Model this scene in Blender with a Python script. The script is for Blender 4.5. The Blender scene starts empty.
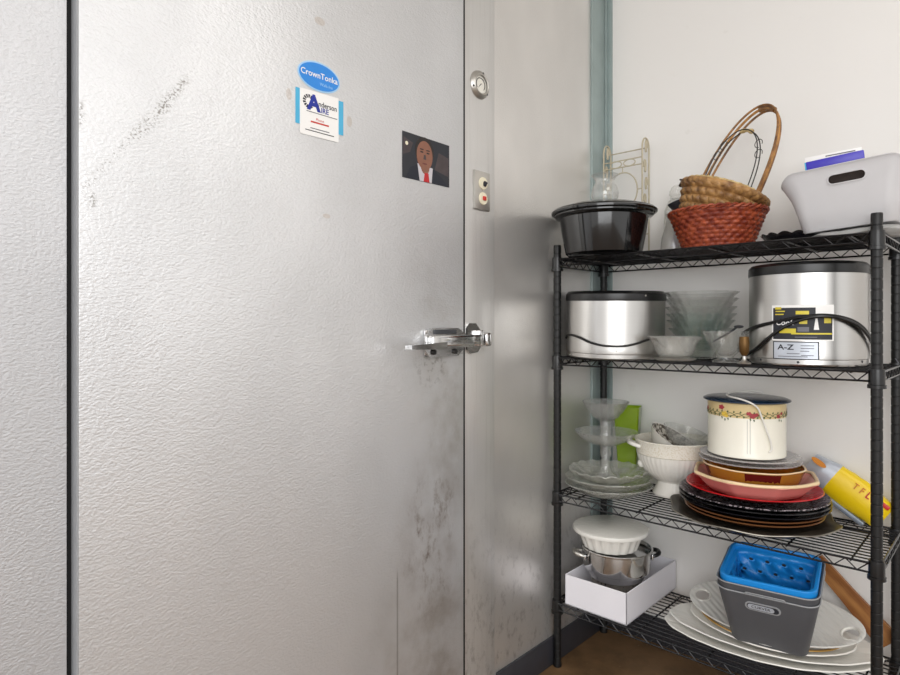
import bpy, bmesh, math, random
from math import sin, cos, pi, radians as R
from mathutils import Vector, Matrix, Euler
random.seed(7)
S = bpy.context.scene
C = S.collection

# ------------------------------------------------------------------ camera, world, lamps, exposure
cam = bpy.data.cameras.new('camera')
cam.sensor_width = 36.0
cam.lens = 618.0 / 900 * 36
cam.shift_y = -13.8 / 900
cam.clip_start = 0.05
cam_o = bpy.data.objects.new('camera', cam)
C.objects.link(cam_o)
cam_o.location = (1.164, -2.128, 1.1436)
cam_o.rotation_euler = (R(90), 0, R(42.808))
S.camera = cam_o

w = bpy.data.worlds.new('world')
S.world = w
w.use_nodes = True
bgn = w.node_tree.nodes['Background']
bgn.inputs['Color'].default_value = (1.0, 0.995, 0.985, 1)
bgn.inputs['Strength'].default_value = 1.15

def area_lamp(name, loc, rot, sx, sy, power, col=(1, 0.98, 0.95)):
    l = bpy.data.lights.new(name, 'AREA')
    l.shape = 'RECTANGLE'
    l.size, l.size_y, l.energy, l.color = sx, sy, power, col
    o = bpy.data.objects.new(name, l)
    C.objects.link(o)
    o.location = loc
    o.rotation_euler = rot
    return o
area_lamp('ceiling_lamp', (1.9, -1.3, 2.75), (0, 0, 0), 1.2, 1.2, 12)
area_lamp('ceiling_lamp', (2.2, -3.4, 2.75), (0, 0, 0), 1.2, 1.2, 16)
area_lamp('camera_side_fill', (2.5, -4.0, 1.75), (R(90), 0, R(30)), 2.6, 2.0, 56, (0.97, 0.985, 1.0))  # soft fill added behind the camera to brighten the shelves, not a real window

S.cycles.transparent_max_bounces = 48
S.cycles.max_bounces = 12
S.view_settings.view_transform = 'Standard'
S.view_settings.look = 'None'
S.view_settings.gamma = 1
S.view_settings.exposure = 0.2
S.view_settings.use_curve_mapping = False

# ------------------------------------------------------------------ helpers: colour and materials
def lin(h):
    if isinstance(h, str):
        h = h.lstrip('#')
        c = [int(h[i:i + 2], 16) / 255 for i in (0, 2, 4)]
    else:
        c = [v / 255 for v in h]
    return tuple((v / 12.92 if v <= 0.04045 else ((v + 0.055) / 1.055) ** 2.4) for v in c) + (1,)

class NT:
    """small expression builder on a material's node tree"""
    def __init__(s, name):
        s.m = bpy.data.materials.new(name)
        s.m.use_nodes = True
        s.t = s.m.node_tree
        s.p = s.t.nodes['Principled BSDF']
        s.out = s.t.nodes['Material Output']
        s.co = s.t.nodes.new('ShaderNodeTexCoord').outputs['Object']
    def n(s, typ, **kw):
        x = s.t.nodes.new(typ)
        for k, v in kw.items():
            setattr(x, k, v)
        return x
    def link(s, a, b):
        if hasattr(a, 'is_output'):
            s.t.links.new(a, b)
        else:
            b.default_value = a
    def math(s, op, a, b=0.0, c=0.0, clamp=False):
        x = s.n('ShaderNodeMath', operation=op, use_clamp=clamp)
        s.link(a, x.inputs[0]); s.link(b, x.inputs[1]); s.link(c, x.inputs[2])
        return x.outputs[0]
    def step(s, a, lo, hi, o0=0.0, o1=1.0):
        x = s.n('ShaderNodeMapRange', interpolation_type='SMOOTHSTEP')
        s.link(a, x.inputs[0])
        for i, v in enumerate((lo, hi, o0, o1)):
            x.inputs[i + 1].default_value = v
        return x.outputs[0]
    def noise(s, scale, detail=3, rough=0.55, vec=None, stretch=None, off=0):
        x = s.n('ShaderNodeTexNoise')
        x.inputs['Scale'].default_value = scale
        x.inputs['Detail'].default_value = detail
        x.inputs['Roughness'].default_value = rough
        v = vec or s.co
        if stretch or off:
            mp = s.n('ShaderNodeMapping')
            mp.inputs['Scale'].default_value = stretch or (1, 1, 1)
            mp.inputs['Location'].default_value = (off, off * 1.7, off * .6)
            s.t.links.new(v, mp.inputs[0]); v = mp.outputs[0]
        s.t.links.new(v, x.inputs['Vector'])
        return x.outputs['Fac']
    def xyz(s):
        x = s.n('ShaderNodeSeparateXYZ')
        s.t.links.new(s.co, x.inputs[0])
        return x.outputs
    def mix(s, f, a, b):
        x = s.n('ShaderNodeMix', data_type='RGBA')
        s.link(f, x.inputs[0]); s.link(a, x.inputs[6]); s.link(b, x.inputs[7])
        return x.outputs[2]
    def bump(s, h, strength=0.3, dist=0.002):
        x = s.n('ShaderNodeBump')
        x.inputs['Strength'].default_value = strength
        x.inputs['Distance'].default_value = dist
        s.t.links.new(h, x.inputs['Height'])
        return x.outputs[0]
    def set(s, **kw):
        for k, v in kw.items():
            s.link(v, s.p.inputs[k.replace('_', ' ')])
        return s.m

def plain(name, col, rough=0.5, metal=0.0, var=0.06, vscale=30, bump=0.0, bscale=200, coat=0.0):
    t = NT(name)
    c = lin(col)
    d = tuple(max(0, v * (1 - var * 2)) for v in c[:3]) + (1,)
    u = tuple(min(1, v * (1 + var)) for v in c[:3]) + (1,)
    t.set(Base_Color=t.mix(t.noise(vscale), d, u), Roughness=rough, Metallic=metal)
    if coat:
        t.set(Coat_Weight=coat)
    if bump:
        t.set(Normal=t.bump(t.noise(bscale), bump, 0.001))
    return t.m

def glass(name, tint=(0.985, 0.99, 0.986), rough=0.05, haze=0.02, ior=1.5, hazecol=(0.9, 0.92, 0.9), bump=0.0, bscale=150):
    """thin-walled glass: clear pane + fresnel reflection + a little surface haze"""
    t = NT(name)
    fr = t.n('ShaderNodeLayerWeight'); fr.inputs[0].default_value = .5
    tr = t.n('ShaderNodeBsdfTransparent'); tr.inputs[0].default_value = tint + (1,)
    gl = t.n('ShaderNodeBsdfGlossy'); gl.inputs['Roughness'].default_value = rough
    df = t.n('ShaderNodeBsdfDiffuse'); df.inputs[0].default_value = hazecol + (1,)
    tl = t.n('ShaderNodeBsdfTranslucent'); tl.inputs[0].default_value = hazecol + (1,)
    if bump:
        b = t.bump(t.noise(bscale, 2), bump, 0.002)
        for q in (fr, gl, df):
            t.t.links.new(b, q.inputs['Normal'])
    m0 = t.n('ShaderNodeMixShader'); m0.inputs[0].default_value = .4
    t.t.links.new(df.outputs[0], m0.inputs[1]); t.t.links.new(tl.outputs[0], m0.inputs[2])
    m1 = t.n('ShaderNodeMixShader'); m1.inputs[0].default_value = haze
    t.t.links.new(tr.outputs[0], m1.inputs[1]); t.t.links.new(m0.outputs[0], m1.inputs[2])
    m2 = t.n('ShaderNodeMixShader')
    t.t.links.new(t.math('MULTIPLY_ADD', t.math('POWER', fr.outputs['Facing'], 3.0), .85, .07, clamp=True), m2.inputs[0])
    t.t.links.new(m1.outputs[0], m2.inputs[1]); t.t.links.new(gl.outputs[0], m2.inputs[2])
    t.t.links.new(m2.outputs[0], t.out.inputs[0])
    return t.m

# ------------------------------------------------------------------ helpers: geometry
class MB:
    def __init__(s):
        s.bm = bmesh.new()
    def box(s, c, d, bev=0.0, seg=2, rot=None):
        r = bmesh.ops.create_cube(s.bm, size=1)
        vs = r['verts']
        M4 = Matrix.Translation(c) @ (rot.to_matrix().to_4x4() if rot else Matrix()) @ Matrix.Diagonal((*d, 1))
        bmesh.ops.transform(s.bm, matrix=M4, verts=vs)
        if bev:
            es = list({e for v in vs for e in v.link_edges})
            bmesh.ops.bevel(s.bm, geom=es, offset=bev, segments=seg, affect='EDGES', profile=.5)
        return s
    def rings(s, loops, caps=(False, False), closed=True, wrap=False):
        vs = [[s.bm.verts.new(p) for p in l] for l in loops]
        pairs = list(zip(vs, vs[1:]))
        if wrap:
            pairs.append((vs[-1], vs[0]))
        for a, b in pairs:
            n = max(len(a), len(b))
            for i in range(n if closed else n - 1):
                j = (i + 1) % n
                if len(a) == 1 and len(b) == 1:
                    continue
                if len(a) == 1:
                    f = (a[0], b[j], b[i])
                elif len(b) == 1:
                    f = (a[i], a[j], b[0])
                else:
                    f = (a[i], a[j], b[j], b[i])
                try: s.bm.faces.new(f)
                except ValueError: pass
        if caps[0] and len(vs[0]) > 2: s.bm.faces.new(vs[0][::-1])
        if caps[1] and len(vs[-1]) > 2: s.bm.faces.new(vs[-1])
        return s
    def lathe(s, prof, n=48, c=(0, 0, 0), fr=None, sx=1, sy=1, caps=(False, False), dz=None, wrap=False, M4=None):
        loops = []
        for i, (r, z) in enumerate(prof):
            if r <= 1e-6:
                l = [Vector((0, 0, z))]
            else:
                l = []
                for k in range(n):
                    th = 2 * pi * k / n
                    q = r * (fr(th, i) if fr else 1)
                    l.append(Vector((q * cos(th) * sx, q * sin(th) * sy, z + (dz(th, i) if dz else 0))))
            l = [(M4 @ p if M4 else p) + Vector(c) for p in l]
            loops.append(l)
        return s.rings(loops, caps, wrap=wrap)
    def tube(s, pts, r, n=8, closed=False, rf=None):
        P = [Vector(p) for p in pts]
        N = len(P)
        T = []
        for i in range(N):
            a = P[(i - 1) % N] if (closed or i) else P[0]
            b = P[(i + 1) % N] if (closed or i < N - 1) else P[-1]
            T.append((b - a).normalized())
        up = Vector((0, 0, 1)) if abs(T[0].z) < .9 else Vector((1, 0, 0))
        nx = T[0].cross(up).normalized()
        loops = []
        for i in range(N):
            nx = (nx - T[i] * nx.dot(T[i])).normalized()
            ny = T[i].cross(nx)
            q = r * (rf(i / max(1, N - 1)) if rf else 1)
            loops.append([P[i] + nx * q * cos(2 * pi * k / n) + ny * q * sin(2 * pi * k / n) for k in range(n)])
        return s.rings(loops, (not closed, not closed), wrap=closed)
    def loft(s, loops, caps=(True, True)):
        return s.rings(loops, caps)
    def prism(s, poly, z0, z1):
        return s.rings([[Vector((x, y, z0)) for x, y in poly], [Vector((x, y, z1)) for x, y in poly]], (True, True))
    def cylpatch(s, r, th0, z0, poly):
        """polygon (x along the surface, z up) wrapped on an upright cylinder, fanned from its middle"""
        cx = sum(p[0] for p in poly) / len(poly); cz = sum(p[1] for p in poly) / len(poly)
        f = lambda x, z: Vector((r * cos(th0 + x / r), r * sin(th0 + x / r), z0 + z))
        c = s.bm.verts.new(f(cx, cz))
        v = [s.bm.verts.new(f(*p)) for p in poly]
        for i in range(len(v)):
            s.bm.faces.new((c, v[i], v[(i + 1) % len(v)]))
        return s
    def cylrect(s, r, th0, z0, wd, ht, n=12, thick=.0006):
        for rr in (r,):
            lo = []; hi = []
            for i in range(n + 1):
                th = th0 + (i / n - .5) * wd / r
                lo.append(Vector((rr * cos(th), rr * sin(th), z0 - ht / 2)))
                hi.append(Vector((rr * cos(th), rr * sin(th), z0 + ht / 2)))
            s.rings([lo, hi], closed=False)
        return s
    def merge(s, me, f=None):
        vs = [s.bm.verts.new(f(v.co) if f else v.co) for v in me.vertices]
        for p in me.polygons:
            try: s.bm.faces.new([vs[i] for i in p.vertices])
            except ValueError: pass
        return s
    def mesh(s, name, mat, ang=40):
        bmesh.ops.recalc_face_normals(s.bm, faces=s.bm.faces)
        me = bpy.data.meshes.new(name)
        s.bm.to_mesh(me); s.bm.free()
        me.materials.append(mat)
        for p in me.polygons: p.use_smooth = True
        me.set_sharp_from_angle(angle=R(ang))
        return me
    def build(s, name, mat, parent=None, label=None, ang=40):
        o = bpy.data.objects.new(name, s.mesh(name, mat, ang))
        C.objects.link(o)
        if parent is not None: o.parent = parent
        if label: o['label'] = label
        return o

def thing(name, label, cat, loc=(0, 0, 0), rot=(0, 0, 0), group=None):
    o = bpy.data.objects.new(name, None)
    C.objects.link(o)
    o.empty_display_size = .05
    o.location = loc; o.rotation_euler = rot
    o['label'] = label; o['category'] = cat
    if group: o['group'] = group
    return o
def solo(name, mb, mat, label, cat, loc=(0, 0, 0), rot=(0, 0, 0), group=None, ang=40):
    o = mb.build(name, mat, ang=ang)
    o.location = loc; o.rotation_euler = rot
    o['label'] = label; o['category'] = cat
    if group: o['group'] = group
    return o
def struct(name, mb, mat, parent=None):
    o = mb.build(name, mat, parent)
    if parent is None: o['kind'] = 'structure'
    return o
def copy_tree(src, parent=None):
    o = src.copy(); C.objects.link(o)
    if parent is not None: o.parent = parent
    for ch in list(src.children): copy_tree(ch, o)
    return o
def solidify(o, t, off=1):
    m = o.modifiers.new('solid', 'SOLIDIFY'); m.thickness = t; m.offset = off
    return o
def cut(o, cutter):
    """carve the cutter's shape out of o, then drop the cutter"""
    co = bpy.data.objects.new('tmp', cutter.mesh('tmp', o.data.materials[0]))
    C.objects.link(co); co.parent = o.parent
    m = o.modifiers.new('cut', 'BOOLEAN'); m.object = co; m.operation = 'DIFFERENCE'; m.solver = 'EXACT'
    bpy.context.view_layer.update()
    me = bpy.data.meshes.new_from_object(o.evaluated_get(bpy.context.evaluated_depsgraph_get()))
    o.modifiers.clear(); o.data = me
    bpy.data.objects.remove(co)
    for p in me.polygons: p.use_smooth = True
    me.set_sharp_from_angle(angle=R(35))
    return o
def text_mesh(body, size, ext=0.0, bold=0.0, sx=1.0, shear=0.0, align='CENTER'):
    cu = bpy.data.curves.new('t', 'FONT')
    cu.body = body; cu.size = size; cu.extrude = ext; cu.offset = bold; cu.shear = shear
    cu.align_x = align; cu.align_y = 'CENTER'; cu.resolution_u = 3
    o = bpy.data.objects.new('t', cu); C.objects.link(o); o.scale = (sx, 1, 1)
    bpy.context.view_layer.update()
    me = bpy.data.meshes.new_from_object(o.evaluated_get(bpy.context.evaluated_depsgraph_get()))
    for v in me.vertices: v.co.x *= sx
    bpy.data.objects.remove(o)
    return me
def smooth_path(pts, k=6, closed=False):
    P = [Vector(p) for p in pts]; n = len(P); out = []
    for i in range(n if closed else n - 1):
        if closed: a, b, c, d = P[(i - 1) % n], P[i], P[(i + 1) % n], P[(i + 2) % n]
        else: a, b, c, d = P[max(i - 1, 0)], P[i], P[i + 1], P[min(i + 2, n - 1)]
        for j in range(k):
            t = j / k
            out.append(.5 * ((2 * b) + (c - a) * t + (2 * a - 5 * b + 4 * c - d) * t * t + (3 * b - a - 3 * c + d) * t ** 3))
    if not closed: out.append(P[-1])
    return out
def rrect(wd, dp, r, z, n=6, ox=0, oy=0):
    l = []
    for cx, cy, a0 in ((wd / 2 - r, dp / 2 - r, 0), (-wd / 2 + r, dp / 2 - r, 90), (-wd / 2 + r, -dp / 2 + r, 180), (wd / 2 - r, -dp / 2 + r, 270)):
        for k in range(n + 1):
            a = R(a0 + 90 * k / n)
            l.append(Vector((cx + r * cos(a) + ox, cy + r * sin(a) + oy, z)))
    return l
def ell(a, b, n=40, cx=0, cy=0):
    return [(cx + a * cos(2 * pi * k / n), cy + b * sin(2 * pi * k / n)) for k in range(n)]

# ------------------------------------------------------------------ materials
def clad(name, base, stain=False, scratch=False, lowdirt=False, emboss=1.0, brushed=False, metal=.62, ro=(.5, .4)):
    """embossed, worn aluminium cladding"""
    t = NT(name)
    X, Y, Z = t.xyz()
    f = t.noise(215, 2.5, .5, stretch=(1, .75, 1.25))
    g = t.noise(85, 2, .5)
    h = t.math('ADD', t.math('MULTIPLY', f, .75), t.math('MULTIPLY', g, .35))
    big = t.noise(2.3, 3, .6, stretch=(1, 1, .6))
    col = t.mix(t.step(big, .3, .72), lin([v * .955 for v in base]), lin([min(255, v * 1.02) for v in base]))
    # worn specks everywhere
    sp = t.step(t.noise(75, 4, .7), .68, .78)
    col = t.mix(t.math('MULTIPLY', sp, .16), col, lin('#77726a'))
    if brushed:
        st = t.noise(90, 4, .7, stretch=(1, 1, .03))
        col = t.mix(t.math('MULTIPLY', t.step(st, .45, .75), .16), col, lin('#a09d98'))
    def blob(y, z, ry, rz, lo=0.0, hi=1.0):
        a = t.math('DIVIDE', t.math('SUBTRACT', Y, y), ry)
        b = t.math('DIVIDE', t.math('SUBTRACT', Z, z), rz)
        d = t.math('SQRT', t.math('ADD', t.math('MULTIPLY', a, a), t.math('MULTIPLY', b, b)))
        return t.step(d, lo, hi, 1.0, 0.0)
    if stain:
        n1 = t.step(t.noise(26, 5, .72, stretch=(1, 1, .55)), .5, .72)
        n2 = t.step(t.noise(9, 4, .6, off=3), .35, .75)
        m = t.math('MULTIPLY', blob(-.96, .58, .19, .32), t.math('ADD', t.math('MULTIPLY', n1, .8), t.math('MULTIPLY', n2, .45)), clamp=True)
        col = t.mix(t.math('MULTIPLY', m, .75), col, lin('#664623'))
        m = t.math('MULTIPLY', blob(-.90, .95, .16, .42), t.math('ADD', t.math('MULTIPLY', n1, .35), n2), clamp=True)
        col = t.mix(t.math('MULTIPLY', m, .42), col, lin('#85765f'))
        m = t.math('MULTIPLY', blob(-.95, .20, .34, .5), n2)
        col = t.mix(t.math('MULTIPLY', m, .5), col, lin('#83745f'))
        m = t.math('MULTIPLY', blob(-.965, 1.03, .09, .075), t.step(t.noise(60, 4, .7), .48, .65))
        col = t.mix(t.math('MULTIPLY', m, .6), col, lin('#5c564e'))
        m = t.math('MULTIPLY', blob(-1.0, 1.22, .1, .2), n2)
        col = t.mix(t.math('MULTIPLY', m, .3), col, lin('#8f8a82'))
        # a thin drip line running down
        m = t.math('MULTIPLY', t.step(t.math('ABSOLUTE', t.math('ADD', Y, 1.086)), .0015, .0035, 1, 0), t.step(Z, .50, .54, 1, 0))
        col = t.mix(t.math('MULTIPLY', m, .45), col, lin('#6b665f'))
        for (y, z, r) in ((-1.094, .556, .010), (-1.02, .60, .014), (-.98, .53, .012), (-1.125, .50, .008), (-.92, .44, .012)):
            col = t.mix(t.math('MULTIPLY', t.math('MULTIPLY', blob(y, z, r, r * 1.6), n1), .9), col, lin('#54432f'))
    if scratch:
        for (y, z, ry, rz) in ((-1.318, 1.815, .016, .010), (-1.397, 1.632, .008, .014), (-1.236, 1.612, .009, .014), (-1.30, 1.385, .012, .006)):
            col = t.mix(t.math('MULTIPLY', blob(y, z, ry, rz, .75, 1.0), .3), col, lin('#b79f83'))
        for (y0, z0, y1, z1, wd, th) in ((-1.572, 1.69, -1.62, 1.59, .007, .62), (-1.615, 1.60, -1.665, 1.53, .013, .50), (-1.645, 1.555, -1.71, 1.47, .020, .54), (-1.70, 1.485, -1.79, 1.365, .012, .57), (-1.775, 1.362, -1.775, 1.338, .009, .5), (-1.792, 1.51, -1.792, 1.47, .006, .5)):
            L = math.hypot(y1 - y0, z1 - z0); dy, dz = (y1 - y0) / L, (z1 - z0) / L
            a = t.math('SUBTRACT', Y, y0); b = t.math('SUBTRACT', Z, z0)
            u = t.math('ADD', t.math('MULTIPLY', a, dy), t.math('MULTIPLY', b, dz))
            v = t.math('ABSOLUTE', t.math('SUBTRACT', t.math('MULTIPLY', a, dz), t.math('MULTIPLY', b, dy)))
            m = t.math('MULTIPLY', t.step(v, 0, wd, 1, 0), t.math('MULTIPLY', t.step(u, -.01, .01), t.step(u, L - .01, L + .01, 1, 0)))
            m = t.math('MULTIPLY', m, t.step(t.noise(260, 3, .7, stretch=(1, .8, 1)), th - .02, th + .06))
            col = t.mix(t.math('MULTIPLY', m, .7), col, lin('#77726b'))
    if lowdirt:
        n1 = t.step(t.noise(34, 5, .75, stretch=(1, 1, .6)), .5, .68)
        m = t.math('MULTIPLY', t.step(Z, .1, .8, 1, 0), n1)
        col = t.mix(t.math('MULTIPLY', m, .38), col, lin('#6f6a64'))
    rgh = t.step(big, .25, .75, *ro)
    t.set(Base_Color=col, Metallic=metal, Roughness=rgh, Normal=t.bump(h, .5 * emboss, .0030))
    return t.m

M = {}
M['clad_door'] = clad('clad_door', (223, 224, 226), stain=True, scratch=True)
M['clad_wall'] = clad('clad_wall', (224, 222, 219), lowdirt=True, emboss=.6, metal=.74, ro=(.38, .30))
M['clad_left'] = clad('clad_left', (208, 209, 212))
M['clad_frame'] = clad('clad_frame', (220, 219, 217), lowdirt=True, emboss=.35, brushed=True, metal=.62, ro=(.44, .36))
t = NT('white_panel_paint')
sc_ = t.step(t.noise(14, 5, .7), .62, .8)
t.set(Base_Color=t.mix(t.math('MULTIPLY', sc_, .25), lin('#e9e7e4'), lin('#bcb6ab')), Roughness=.32, Normal=t.bump(t.noise(70, 2), .12, .002))
M['white_wall'] = t.m
t = NT('stained_concrete')
c1 = t.mix(t.step(t.noise(5, 5, .65), .3, .7), lin('#604930'), lin('#836648'))
c1 = t.mix(t.step(t.noise(120, 2), .72, .76), c1, lin('#cdbfae'))
t.set(Base_Color=c1, Roughness=.42, Normal=t.bump(t.noise(60, 4), .15, .002))
M['floor'] = t.m
M['ceiling'] = plain('ceiling_tile', '#e4e2dd', .9)
M['cove'] = plain('black_vinyl', '#35353a', .38, var=.1)
M['galv'] = plain('galvanised_trim', '#a3b1b0', .5, .35, var=.1, vscale=14)
M['gasket'] = plain('gasket_rubber', '#101012', .6)
M['chrome'] = plain('chrome', '#d9d9d9', .14, 1.0, var=.04)
M['steel'] = plain('plain_steel', '#c9c6c0', .38, .9, var=.08)
M['wire_black'] = plain('black_epoxy', '#19191c', .24, .25, var=.1)
M['post_black'] = plain('black_enamel_post', '#09090a', .48, .0, var=.1)
M['black_gloss'] = plain('black_enamel', '#0d0d0e', .12, var=.1, coat=.4)
M['black_plastic'] = plain('black_plastic', '#131314', .3, var=.1)
t = NT('brushed_steel')
sv = t.noise(60, 3, .6, stretch=(.04, .04, 9))
t.set(Base_Color=t.mix(sv, lin('#bab8b5'), lin('#c1bfbc')), Metallic=1.0, Roughness=t.step(sv, .3, .7, .28, .30), Anisotropic=.35)
M['brushed'] = t.m
M['glass'] = glass('clear_glass')
M['cut_glass'] = glass('cut_glass', (.982, .985, .98), .05, .07, bump=.35, bscale=90)
M['tier_glass'] = glass('sparkling_glass', (.97, .975, .97), .06, .17, bump=.5, bscale=110, hazecol=(.96, .96, .95))
M['teal_glass'] = glass('tinted_glass', (.955, .98, .972), .05, .03, hazecol=(.75, .86, .82))
M['frost_glass'] = glass('frosted_glass', (.97, .97, .96), .12, .2, hazecol=(.95, .95, .92))
M['vase_glass'] = glass('vase_glass', (.975, .98, .975), .05, .11, hazecol=(.96, .96, .95))
M['stack_glass'] = glass('heavy_pressed_glass', (.95, .95, .95), .08, .55, bump=.5, bscale=90, hazecol=(.9, .88, .9))
M['milk_glass'] = glass('milky_glass', (.95, .95, .94), .1, .55, hazecol=(.95, .94, .9))
M['plate_glass'] = glass('pressed_glass', (.96, .965, .955), .07, .26, bump=.5, bscale=120, hazecol=(.93, .93, .87))
M['amber_glass'] = glass('amber_glass', (.85, .5, .12), .05, .6, hazecol=(.75, .36, .04))
M['white_ceramic'] = plain('white_ceramic', '#ece9e2', .18, var=.02)
t = NT('patterned_ceramic')
t.set(Base_Color=t.mix(t.step(t.noise(260, 3), .5, .62), lin('#ece8dd'), lin('#dbd2be')), Roughness=.25)
M['band_ceramic'] = t.m
t = NT('embossed_ceramic')
t.set(Base_Color=lin('#eae8e2'), Roughness=.22, Normal=t.bump(t.noise(55, 3), .4, .003))
M['emb_ceramic'] = t.m
M['white_card'] = plain('white_card', '#eceaf0', .6, var=.015)
M['white_paper'] = plain('white_paper', '#f4f3f1', .6, var=.01)
M['white_wire'] = plain('white_wire', '#bfb59c', .5, var=.15, vscale=60)
M['grey_bin'] = plain('pale_grey_plastic', '#c9c8ca', .42, var=.02)
M['dark_bin'] = plain('dark_grey_plastic', '#55565a', .5, var=.04)
M['light_edge'] = plain('light_grey_edge', '#9b9da0', .45)
M['blue_plastic'] = plain('blue_plastic', '#1e8ee0', .35, var=.03)
M['navy'] = plain('navy_enamel', '#14283f', .2)
M['cream'] = plain('cream_enamel', '#efebdd', .22, var=.015)
M['tan_band'] = plain('tan_enamel', '#d9c28f', .3, var=.06, vscale=60)
M['leaf'] = plain('painted_leaf', '#50603a', .5)
M['rose'] = plain('painted_rose', '#a8303c', .5)
M['yellow_bloom'] = plain('painted_yellow', '#e6c14a', .5)
M['wire_bail'] = plain('white_bail', '#e9e6df', .3)
M['red_plate'] = plain('red_glaze', '#bb1a20', .18, var=.08)
M['black_plate'] = plain('black_glaze', '#17161a', .15, var=.1)
t = NT('black_speckled_glaze')
t.set(Base_Color=t.mix(t.step(t.noise(140, 3, .7), .48, .6), lin('#1b191d'), lin('#9d9298')), Roughness=.25)
M['speckle_plate'] = t.m
M['brown_plate'] = plain('brown_glaze', '#7a4f30', .3, var=.15)
M['pink'] = plain('pink_glaze', '#e69c93', .22, var=.05, vscale=12)
M['cream_rim'] = plain('cream_glaze', '#efd3a8', .25)
M['dark_tray'] = plain('dark_metal_tray', '#4e4942', .3, .35, var=.15)
M['rim_highlight'] = plain('highlight_metal_edge', '#8f8a80', .35, .7, var=.2)
M['dark_red'] = plain('dark_red_glaze', '#5c1412', .2)
M['lime'] = glass('lime_plastic', (.62, .80, .10), .12, .55, hazecol=(.45, .62, .02))
M['yellow_bag'] = plain('yellow_film', '#f2cf12', .3, var=.04)
M['silver_film'] = plain('silver_film', '#c6ccd6', .3, .25, var=.12, vscale=18)
M['grey_film'] = plain('grey_blue_film', '#7f8893', .35, .2, var=.15, vscale=18)
M['orange'] = plain('orange_print', '#d98a2b', .45)
M['red_print'] = plain('red_print', '#c8322a', .45)
M['blue_print'] = plain('blue_print', '#1f63c9', .4)
M['sky_blue'] = plain('sky_blue_card', '#4fb3dc', .5)
M['oval_blue'] = plain('oval_blue', '#2f8ae0', .35, var=.03)
M['oval_edge'] = plain('oval_edge', '#a9d4f5', .4)
M['navy_print'] = plain('navy_print', '#1b2f9a', .5)
M['grey_print'] = plain('grey_print', '#6f7078', .6)
M['dark_print'] = plain('dark_print', '#2a2c33', .6)
M['purple'] = plain('violet_box', '#3f35b5', .35, var=.08)
M['violet'] = plain('violet_petal', '#4f4376', .5, var=.15)
M['stem_green'] = plain('stem_green', '#6d7a45', .5)
M['grey_bag'] = plain('grey_plastic_bag', '#a3a3a1', .35, var=.12, vscale=25, bump=.4, bscale=40)
M['dial_white'] = plain('dial_white', '#efece2', .4)
M['ivory'] = plain('ivory_knob', '#eee6cc', .35)
M['dark_grey'] = plain('dark_grey_coating', '#3a3c40', .4)
M['brass'] = plain('brass', '#6e5028', .4, .6, var=.15)
t = NT('brown_wood')
g_ = t.noise(40, 5, .6, stretch=(.12, 1, 1))
t.set(Base_Color=t.mix(t.step(g_, .35, .7), lin('#7e4a22'), lin('#b07a42')), Roughness=.45)
M['wood'] = t.m
def straw(name, a, b, sc):
    t = NT(name)
    t.set(Base_Color=t.mix(t.step(t.noise(sc, 4, .65), .35, .68), lin(a), lin(b)), Roughness=.5, Normal=t.bump(t.noise(sc * 5, 2), .3, .001))
    return t.m
M['red_wicker'] = straw('red_brown_wicker', '#6e2413', '#a9502f', 45)
M['tan_wicker'] = straw('tan_wicker', '#74502c', '#b58a54', 26)
M['pale_straw'] = straw('pale_straw', '#a88a55', '#dbc693', 70)
M['rattan'] = straw('rattan_cane', '#5e3d22', '#a87842', 30)
M['rattan_light'] = straw('rattan_golden', '#8f5f28', '#c58e48', 30)
M['bark'] = plain('dark_bark', '#3a2a1d', .7, var=.2)
M['dark_wire'] = plain('dark_wire', '#3b3a38', .45, .5)

# ------------------------------------------------------------------ the setting
struct('floor', MB().box((3.9, -4.4, -.05), (8.0, 9.2, .1)), M['floor'])
struct('ceiling', MB().box((1.6, -2.2, 2.85), (5.2, 5.6, .1)), M['ceiling'])
struct('wall_left', MB().box((-.05, -.31, 1.4), (.1, .74, 2.8)), M['clad_wall'])
struct('wall_front', MB().box((-.05, -3.408, 1.4), (.1, 3.2, 2.8)), M['clad_left'])
struct('wall_right', MB().box((2.0, .05, 1.4), (4.4, .1, 2.8)), M['white_wall'])
struct('baseboard_left', MB().box((.0045, -.335, .047), (.009, .67, .094), .003), M['cove'])
struct('baseboard_right', MB().box((2.0, -.0045, .047), (3.98, .009, .094), .003), M['cove'])
# corner trim: folded galvanised channel
struct('trim_1', MB().box((.002, -.056, 1.447), (.004, .112, 2.70), .001).box((.005, -.109, 1.447), (.007, .006, 2.70), .001)
       .box((.017, -.002, 1.447), (.026, .004, 2.70), .001).box((.007, -.008, 1.447), (.006, .012, 2.70), .002), M['galv'])
# door frame strip between the door and the cladding
fr_ = struct('trim_2', MB().box((-.048, -.753, 1.4), (.104, .148, 2.8), .0015), M['clad_frame'])
# dark gasket recess round the door
struct('trim_3', MB().box((-.06, -1.802, 1.4), (.10, .012, 2.8)).box((-.05, -.832, 1.4), (.10, .010, 2.8)).box((.002, -.8185, 1.4), (.008, .006, 2.78)), M['gasket'])
dr = struct('door_1', MB().box((-.0375, -1.3165, 1.38), (.115, .959, 2.74), .002), M['clad_door'])

MB().box((.0, -1.7972, 1.38), (.038, .0024, 2.74)).build('edge_strip', M['light_edge'], dr, 'bare metal edge strip')
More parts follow.
